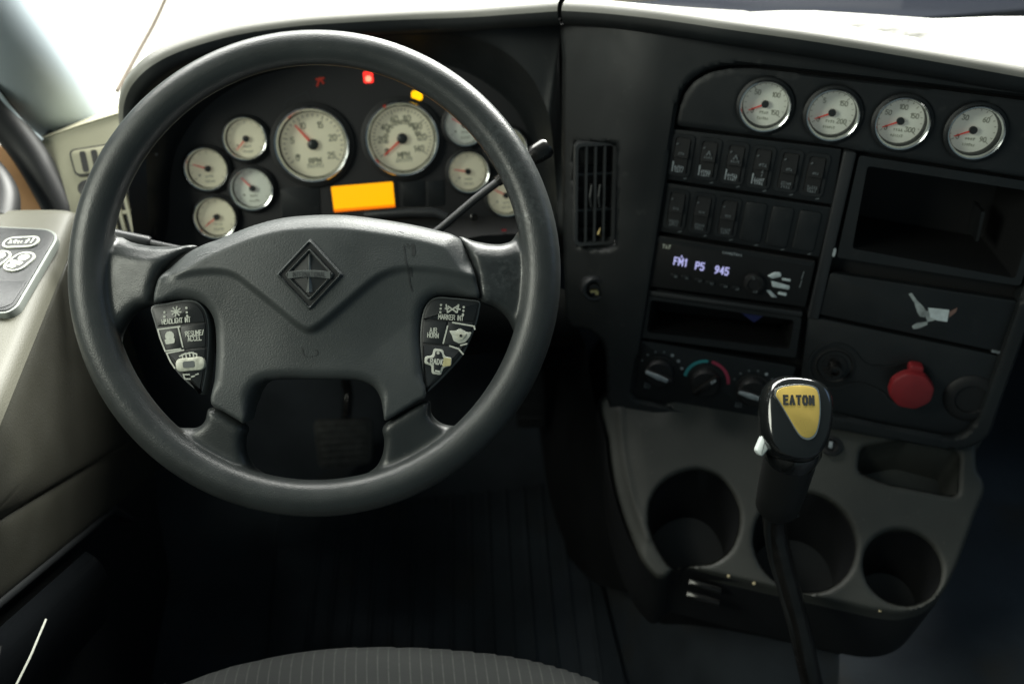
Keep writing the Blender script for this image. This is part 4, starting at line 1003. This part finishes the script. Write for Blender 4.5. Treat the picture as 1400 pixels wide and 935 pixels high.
# ---------------------------------------------------------------- steering column with stalks
colm = thing('column_housing', 'black steering column behind the wheel with two stalks', 'steering column', WHEEL.pt(0, 0, -.3))
part('shroud', tube([WHEEL.pt(0, -.005, -.035), WHEEL.pt(0, -.01, -.06), WHEEL.pt(0, -.02, -.16), WHEEL.pt(0, -.03, -.34)], [.045, .062, .066, .06], 28), 'deep', colm)
s1 = part('stalk', tube([P(560, 345, .96), P(604, 311, .955), P(650, 272, .945), P(690, 242, .937)], [.0045, .0042, .0042, .0044], 14), 'trim', colm)
part('stalk_collar', tube([P(680, 249, .938), P(693, 239, .936), P(704, 231, .934)], [.0055, .0066, .0066], 16), 'rod', s1)
part('stalk_tip', tube([P(696, 237, .935), P(722, 219, .931), P(731, 212, .93), P(746, 203, .93), P(750, 200, .93)], [.0055, .0065, .0105, .0112, .009], 18), 'rod', s1)
s2 = part('stalk', tube([P(300, 352, .965), P(205, 332, .965), P(190, 329, .965)], [.0035, .0035, .0035], 12), 'trim', colm)
part('stalk_grip', tube([P(206, 331.5, .965), P(203, 331, .965), P(160, 322, .965), P(120, 313, .965)], [.005, .0066, .0066, .0066], 16), 'trim', s2)

# ---------------------------------------------------------------- cup holder console
def tq(pts): return TRAY.poly(pts, 0)
con = thing('cup_holder_console', 'grey moulded cup holder console below the centre panel', 'console', on_z(1100, 760, .30))
tray_o = crspline(tq([(826, 535), (828, 600), (836, 660), (852, 715), (872, 760), (890, 784), (902, 792), (914, 787), (922, 778), (935, 776), (990, 790), (1060, 806), (1150, 826), (1205, 838), (1240, 839), (1270, 829), (1292, 808), (1308, 778), (1322, 742), (1336, 702), (1348, 672), (1346, 655), (1338, 640), (1336, 612), (1332, 585), (1130, 545), (960, 540)]), 4, True)
cupL = crspline(tq([(952, 643), (985, 655), (1006, 685), (1010, 715), (1000, 748), (975, 768), (945, 772), (921, 777), (900, 750), (888, 715), (893, 680), (915, 655)]), 5, True)
def tcirc(x, y, r, n=40):
    c = TRAY.uv(x, y); return np.array([c + r * np.array([cos(2 * pi * k / n), sin(2 * pi * k / n)]) for k in range(n)])
cupM, cupR = tcirc(1100, 741, .0595), tcirc(1234, 776, .0435)
pock = rquad(tq([(1178, 612), (1174, 645), (1212, 661), (1309, 679), (1312, 618), (1240, 600)]), .009, 4)
crease = crspline(tq([(848, 560), (850, 600), (858, 650), (872, 700), (886, 735)]), 5)
def h_tray(u, v, d):
    pts = np.stack([u, v], 1)
    w = .002 * np.sin(u * 9) - roundoff(d, .0078)
    dc_, _ = segdist(pts, crease, False); a, _n = segdist(pts, tray_o)
    left = sstep(.0, -.03, u + .075)
    w -= .012 * np.clip(1 - a / .05, 0, 1) ** 1.5 * left
    w += .0022 * np.exp(-(dc_ / .005) ** 2)
    return w
down = TRAY.r * 0; dl = np.array([0, 0, -1.0]); dloc = np.array([dl @ TRAY.r, dl @ TRAY.v, dl @ TRAY.n])
part('tray', relief([tray_o, cupL, cupM, cupR, pock], h_tray, .0026, lambda u, v, w: (u + dloc[0] * .012, v + dloc[1] * .012, w + dloc[2] * .012)), 'console', con, TRAY.M, True, 60)
ts = tray_o
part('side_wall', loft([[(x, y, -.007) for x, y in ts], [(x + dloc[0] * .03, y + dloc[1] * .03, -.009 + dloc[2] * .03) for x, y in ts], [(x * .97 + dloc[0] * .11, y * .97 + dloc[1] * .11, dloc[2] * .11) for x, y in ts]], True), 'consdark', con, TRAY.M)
for nm, cp_, dp in (('cup_well', cupL, .085), ('cup_well', cupM, .085), ('cup_well', cupR, .08), ('pocket', pock, .05)):
    c_ = cp_.mean(0); rows = []
    for t, sc_ in ((-.004 / dp, 1.0), (.0, 1.0), (.5, .96), (1, .9), (1, .01)):
        rows.append([(c_[0] + (x - c_[0]) * sc_ + dloc[0] * dp * max(t, 0), c_[1] + (y - c_[1]) * sc_ + dloc[1] * dp * max(t, 0), -.006 + dloc[2] * dp * t) for x, y in cp_])
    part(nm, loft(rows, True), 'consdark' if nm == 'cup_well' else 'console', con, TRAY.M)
for x, y in [(996, 787), (1031, 797), (1203, 834)]:
    part('screw', lathe([(.0021, -.002), (.0019, .0010), (.0001, .0015)], 14), 'tan', con, TRAY.at(*TRAY.uv(x, y), -.001).M)
CL = TRAY.at(*TRAY.uv(965, 808), -.02)
for i in range(2):
    part('clip', prism(rquad([(-.022, -.004), (.020, -.006), (.020, .003), (-.022, .005)], .002), 0, .012, .003), 'rod', con, TRAY.at(*TRAY.uv(966 - i * 3, 801 + i * 17), -.022).M)
part('lower_box', surf([[TRAY.pt(u, -.175 - .01 * (1 - abs(u - .1) / .2), -.02) + np.array([0, .02, -.03]) for u in (-.06, .02, .12, .2, .235)], [TRAY.pt(u, -.20, -.05) + np.array([0, .03, -.07]) for u in (-.04, .02, .12, .19, .22)], [TRAY.pt(u, -.22, -.12) + np.array([0, .06, -.14]) for u in (-.02, .02, .12, .18, .21)]], 4, 4), 'consdark', con)
part('eyelet', lathe([(.012, 0), (.012, .004), (.008, .005), (.006, .002), (.0001, .002)], 28), 'deep', con, TRAY.at(*TRAY.uv(1135, 610), .004).M)
part('eyelet_pin', box(0, 0, .004, .004, .008, .002), 'inkmid', con, TRAY.at(*TRAY.uv(1134, 609), .004).M, False)

# ---------------------------------------------------------------- gear lever
KO = P(1087, 573, .872)
KN = Frame.yl(KO, -12, 52, -4)
gear = thing('gear_lever', 'black gear lever with gold badge on its knob', 'gear lever', P(1140, 1040, 1.10))
def knob_mesh():
    rows = []; n, m = 40, 26
    for i in range(m + 1):
        ph = -pi / 2 + pi * i / m; row = []
        for j in range(n):
            a = 2 * pi * j / n
            f = lambda x, e: math.copysign(abs(x) ** e, x)
            cp_ = f(cos(ph), .62)
            u = .0372 * cp_ * f(cos(a), .85); v = .0415 * f(sin(ph), .78); w = .031 * cp_ * f(sin(a), .85)
            k = (v + .0415) / .083
            u *= .82 + .20 * k ** .8; w *= .95 + .05 * k
            if w > .018: w = .018 + (w - .018) * .35
            row.append((u - .0006, v, w))
        rows.append(row)
    return loft(rows, True)
kb = part('knob', knob_mesh(), 'knob', gear, KN.M, True, 80)
bpx = [(1061, 541), (1063, 533.5), (1072, 529), (1093, 526.5), (1111, 529), (1118, 536), (1120.5, 552), (1120, 572), (1115.5, 591), (1108, 598), (1100, 598), (1091, 591), (1076, 566), (1066, 549)]
bo = crspline(KN.poly(bpx, .0235), 3, True); bc = bo.mean(0)
part('badge_edge', prism(bc + (bo - bc) * 1.07, .016, .0236, .0012), 'silver', kb, KN.M)
part('badge', prism(bo, .018, .0240, .0008), 'gold', kb, KN.M)
bt = KN.uv(1091.8, 547, .024)
part('badge_lettering', text('EATON', .0078, .0023, bt[0], bt[1], radians(6), .0246, .72, .50), 'dialhub', kb, KN.M, False)
ax = [P(1083, 612, .888), P(1079, 630, .905), P(1070, 665, .94), P(1063, 690, .965)]
part('sleeve_ring', tube([P(1086, 604, .882), P(1084, 612, .888), P(1081, 622, .896)], [.0270, .0285, .0265], 32), 'knob', gear)
part('sleeve', tube(ax + [P(1061, 697, .972)], [.0262, .0262, .0252, .0235, .018], 32), 'sleeve', gear)
part('rod', tube(crspline([P(1063, 685, .962), P(1059, 712, .985), P(1064, 745, 1.0), P(1078, 800, 1.01), P(1096, 870, 1.02), P(1112, 940, 1.04), P(1140, 1040, 1.10)], 6), .0128, 20), 'rod', gear)
part('air_hose', tube(crspline([P(1056, 690, .955), P(1050, 720, .98), P(1055, 760, 1.0), P(1069, 810, 1.008), P(1090, 885, 1.02), P(1128, 1040, 1.09)], 6), .0042, 14), 'sleeve', gear)
part('hose_clamp', tube([P(1074, 698, .955), P(1086, 700, .952), P(1090, 704, .955)], .003, 10), 'rod', gear)
rs = Frame.yl(P(1045, 606, .872), -20, 45)
part('range_selector', join(prism(rquad([(-.0085, -.008), (-.004, .008), (.001, .012), (.004, .006), (.0045, -.004), (-.001, -.013), (-.005, -.012)], .003, 4), -.008, .008, .003), box(.007, 0, 0, .010, .010, .008)), 'white', gear, rs.M)

# ---------------------------------------------------------------- driver's door
door = thing('door_card', 'beige and dark door trim with armrest on the driver side', 'door trim', (-.45, .6, .05))
ys = [.20, .35, .50, .65, .80, .90, .945, .955]
def zs(y): return .505 + (.765 - y) * .72
rowsA, rowsB, rowsC, rowsD = [], [], [], []
for y in ys:
    e = .012 if y > .95 else 0
    rowsA.append([(-.60, y, .752 - e), (-.50, y, .745 - e), (-.43, y, .741 - e), (-.397, y, .737 - e), (-.386, y, .731 - e), (-.380, y, .720 - e)])
    rowsB.append([(-.380, y, .720 - e), (-.3775, y, .70 - e), (-.378, y, .5 * (.70 + zs(y))), (-.384, y, zs(y) + .01), (-.390, y, zs(y))])
    rowsC.append([(-.398, y, zs(y) + .004), (-.391, y, zs(y) - .004), (-.390, y, zs(y) - .02), (-.396, y, zs(y) - .06), (-.402, y, zs(y) - .09), (-.409, y, zs(y) - .098)])
    rowsD.append([(-.425, y, zs(y) - .088), (-.416, y, zs(y) - .106), (-.428, y, zs(y) - .16), (-.44, y, zs(y) - .24), (-.46, y, -.02)])
part('armrest', surf(rowsA, 3, 5), 'armrest', door)
part('gloss_highlight', tube(crspline([P(63, 846, .84), P(52, 872, .825), P(40, 900, .81), P(20, 940, .79)], 4), .0011, 8), 'ink', door)  # highlight streak on the gloss black edge, modelled as a pale strip
part('upper_trim', surf(rowsB, 3, 5), 'doorshaded', door)
part('lower_trim', surf(rowsC, 3, 5), 'doorshaded', door)
part('kick_panel', surf(rowsD, 3, 5), 'doordark', door)
part('pocket_lip', tube([(-.408, y, zs(y) - .100) for y in (.25, .40, .55, .70, .78)] + [(-.415, .83, zs(.85) - .135)], [.006] * 5 + [.004], 12), 'doordark', door)
part('gloss_pocket', surf([[(-.405, y, zs(y) - .125), (-.395, y, zs(y) - .15), (-.40, y, zs(y) - .20), (-.425, y, zs(y) - .27)] for y in (.25, .40, .52, .62, .68)], 4, 5), 'gloss', door)
ARM = Frame((-.42, .85, .7425), (1, 0, 0), (0, 1, 0), (0, 0, 1))
wsw = thing('window_switch_panel', 'dark window switch plate with worn white button symbols on the armrest', 'switch panel', ARM)
wp = ARM.poly([(-70, 305), (66, 312), (77, 318), (78, 326), (24, 418), (10, 427), (-110, 430)], .004)
part('plate_edge', prism(rquad(wp, .006), -.006, .0030, .001), 'plateedge', wsw, ARM.M)
part('plate', prism(rquad(inset(wp, .0028), .005), .0, .0042, .001), 'panel', wsw, ARM.M)
part('plate_lower', prism(rquad(ARM.poly([(-90, 383), (25, 384), (37, 383), (16, 415), (4, 420), (-110, 424)], .005), .003), .003, .0048, .0005), 'trim', wsw, ARM.M)
for x, y, wd, hh, rot in [(29, 331.5, .038, .020, -3), (27, 358, .024, .034, -25), (-6, 356, .024, .034, -25), (-40, 331, .038, .020, 0)]:
    f2 = ARM.at(*ARM.uv(x, y, .005), .0042, rot)
    ro = rrect(wd, hh, min(wd, hh) * .45, 6)
    b_ = part('button', prism(inset(ro, .0022), 0, .0024, .001), 'pad', wsw, f2.M)
    part('button_ring', ringprism(ro, inset(ro, .0022), 0, .0018), 'ink', b_, f2.M)
    if hh < .03: part('button_symbol', join(smudge(.010, .006, -.008, 0, .0028, rnd, 2), smudge(.010, .009, .010, 0, .0028, rnd, 2), smudge(.006, .004, 0, -.002, .0028, rnd, 2)), 'ink', b_, f2.M, False)
    else: part('button_symbol', join(lathe2(.006, .001, .006, .0028), prism(rrect(.014, .006, .002, 3, 0, -.004), .0022, .0029), prism(rrect(.010, .005, .002, 3, -.001, -.011), .0022, .0030)), 'ink', b_, f2.M, False)

# ---------------------------------------------------------------- pillar, seals and what lies beyond the door glass
pil = thing('windscreen_pillar', 'grey windscreen pillar beside the driver, lit from outside', 'pillar', P(95, 180, 1.2))
pc = [(112, 205, 1.24), (85, 160, 1.22), (45, 105, 1.14), (0, 45, 1.06), (-60, -40, .98), (-120, -130, .9)]
part('trim', tube(crspline([P(*q) for q in pc], 5), [.060 - .0006 * k for k in range(26)], 28), 'pillar', pil)
part('edge_highlight', tube(crspline([P(-14, 112, 1.06), P(10, 145, 1.08), P(34, 172, 1.10), P(56, 192, 1.12)], 5), .0034, 10), 'pillar', pil)  # bluish highlight along the door rubber, modelled as a pale tube
seal = thing('door_seal', 'curved black rubber door seal beside the pale vent panel', 'door seal', P(95, 310, 1.13))
part('outer_bead', tube(crspline([P(-40, 110, 1.06), P(0, 160, 1.09), P(38, 208, 1.11), P(70, 262, 1.12), P(98, 316, 1.12)], 6), .021, 16), 'rubber', seal)
part('inner_bead', tube(crspline([P(-60, 200, 1.06), P(-18, 232, 1.06), P(4, 268, 1.05), P(2, 305, 1.03)], 6), .018, 16), 'rubber', seal)
jamb = thing('door_jamb', 'tan door jamb seen between the rubber seals', 'door jamb', P(50, 290, 1.16))
part('jamb_trim', surf([[P(-60, 150, 1.14), P(-10, 190, 1.15), P(40, 235, 1.16), P(105, 310, 1.17)], [P(-60, 200, 1.13), P(-10, 240, 1.14), P(35, 275, 1.15), P(90, 345, 1.16)], [P(-60, 260, 1.13), P(-10, 300, 1.14), P(30, 325, 1.15), P(70, 370, 1.16)]], 4, 4), 'brown', jamb)

# ---------------------------------------------------------------- seat
SEAT = Frame((0, 0, .44), (1, 0, 0), (0, 1, 0), (0, 0, 1))
sp_ = [tuple(SEAT.uv(x, y)) for x, y in [(195, 936), (240, 914), (310, 890), (395, 872), (470, 864), (535, 863), (610, 866), (700, 876), (775, 893), (835, 916), (868, 936)]]
so = np.array(sp_ + [(.26, .30), (.27, .05), (.1, -.02), (-.2, -.02), (-.36, .05), (-.36, .30)])
seat = thing('driver_seat', 'dark grey ribbed cloth driver seat cushion', 'seat', (-.05, .2, .0))
part('cushion', relief([crspline(so, 5, True)], lambda u, v, d: .0 - roundoff(d, .05) * .8, .006, lambda u, v, w: (u, v - .01, w - .09)), 'seat', seat, SEAT.M, True, 70)
part('base', loft([[(-.28, .42, .33), (.18, .42, .33), (.18, 0, .33), (-.28, 0, .33)], [(-.25, .38, .0), (.15, .38, .0), (.15, 0, .0), (-.25, 0, .0)]], True), 'deep', seat)

# ---------------------------------------------------------------- pedals
def pedal(name, label, quad, d0, d1, ribs, armp, pm='metalpad'):
    t = thing(name, label, 'pedal', P(*quad[3], d1) + np.array([0, .1, -.05]))
    pa, pb, pc_, pd = P(*quad[0], d0), P(*quad[1], d0), P(*quad[2], d1), P(*quad[3], d1)
    fr = frame3((pa + pb + pc_ + pd) / 4, (pb + pc_) / 2, (pa + pb) / 2)
    q = np.array([[(v - fr.o) @ fr.r, (v - fr.o) @ fr.v] for v in (pa, pb, pc_, pd)])
    part('pad', prism(rquad(q, .012), -.012, 0, .003), pm, t, fr.M)
    for k in range(ribs):
        f = (k + .7) / (ribs + .4); a = q[0] * (1 - f) + q[3] * f; b = q[1] * (1 - f) + q[2] * f
        m = (a + b) / 2; a, b = m + (a - m) * .85, m + (b - m) * .85
        part('rib', prism([a, b, b + np.array([0, .006]), a + np.array([0, .006])], -.001, .003, .001), pm, t, fr.M, False)
    part('arm', tube([fr.o - fr.n * .01] + [P(*p_) for p_ in armp], .009, 10), 'rod', t)
mat_t = thing('floor_mat', 'ribbed black rubber mat on the footwell floor', 'floor mat', (.1, .8, .0))
part('sheet', prism(rquad([(-.28, .45), (.27, .45), (.27, 1.1), (-.28, 1.08)], .03), .002, .010, .003), 'floor', mat_t)
for k in range(15):
    x0 = -.24 + k * .033
    part('rib', tube([(x0, .52, .011), (x0 + .02, .78, .011), (x0 + .045, 1.06, .012)], .0036, 6), 'floor', mat_t)
pedal('brake_pedal', 'worn ribbed brake pedal seen through the lower gap of the wheel', [(428, 576), (508, 574), (508, 634), (436, 642)], 1.56, 1.58, 7, [(476, 540, 1.62), (470, 500, 1.6)])
pedal('accelerator_pedal', 'dark accelerator pedal in the footwell near the console', [(704, 505), (744, 505), (746, 585), (706, 586)], 1.52, 1.58, 4, [(730, 480, 1.66), (735, 460, 1.7)], 'trim')
fl = thing('footwell_liner', 'dark tunnel side wall of the footwell below the ignition lock', 'trim panel', P(780, 640, 1.5))
part('side_wall', surf([[P(800, 470, 1.26), P(815, 560, 1.26), P(850, 700, 1.24), P(900, 800, 1.2)], [P(780, 470, 1.5), P(775, 560, 1.5), P(790, 680, 1.46), P(820, 800, 1.4)], [P(740, 470, 1.7), P(735, 560, 1.7), P(745, 640, 1.66), P(760, 740, 1.6)]], 4, 4), 'consdark', fl)
tun = thing('engine_tunnel', 'low dark rubber covered engine tunnel beneath the console', 'floor cover', (.75, .7, 0))
part('cover', surf([[(.28, y, 0), (.33, y, .10), (.42, y, .17), (.75, y, .20), (1.2, y, .20), (1.4, y, .1)] for y in (0.0, .3, .6, .9, 1.3)], 4, 5), 'floor', tun)

# ---------------------------------------------------------------- windscreen and the front outside it
ws = thing('windscreen', 'clear windscreen glass above the dashboard', 'windscreen', (.2, 1.3, .85))
part('pane', surf([[(-.75, 1.25, .70), (0, 1.42, .74), (.7, 1.38, .76), (1.4, 1.15, .76)], [(-.72, .95, 1.2), (0, 1.12, 1.22), (.7, 1.08, 1.22), (1.4, .9, 1.22)], [(-.70, .65, 1.7), (0, .8, 1.7), (.7, .78, 1.7), (1.4, .6, 1.7)]], 3, 4), 'windglass', ws)
part('side_gasket', tube(crspline([P(230, -10, 1.42), P(212, 30, 1.40), P(190, 70, 1.37), P(160, 125, 1.32)], 4), [.0035] * 13, 8), 'gasket', ws)
bon = thing('bonnet', 'dark navy bonnet beyond the far end of the dashboard', 'bonnet', (.9, 1.7, .4))
part('skin', surf([[(.42, 1.52, .62), (.75, 1.52, .58), (1.2, 1.52, .52), (1.8, 1.5, .46)], [(.46, 2.0, .52), (.75, 2.0, .50), (1.2, 2.0, .46), (1.9, 2.0, .40)], [(.55, 2.7, .36), (.85, 2.7, .36), (1.3, 2.7, .34), (2.2, 2.7, .28)]], 4, 4), 'navy', bon)
wip = thing('wiper_arm', 'tan wiper strip lying across the base of the windscreen', 'wiper', P(700, 4, 1.5))
part('strip', tube([P(600, 16, 1.5), P(680, 6, 1.5), P(780, 2, 1.5), P(900, -3, 1.5)], [.003, .006, .006, .003], 10), 'tan', wip)
bpy.context.view_layer.update()
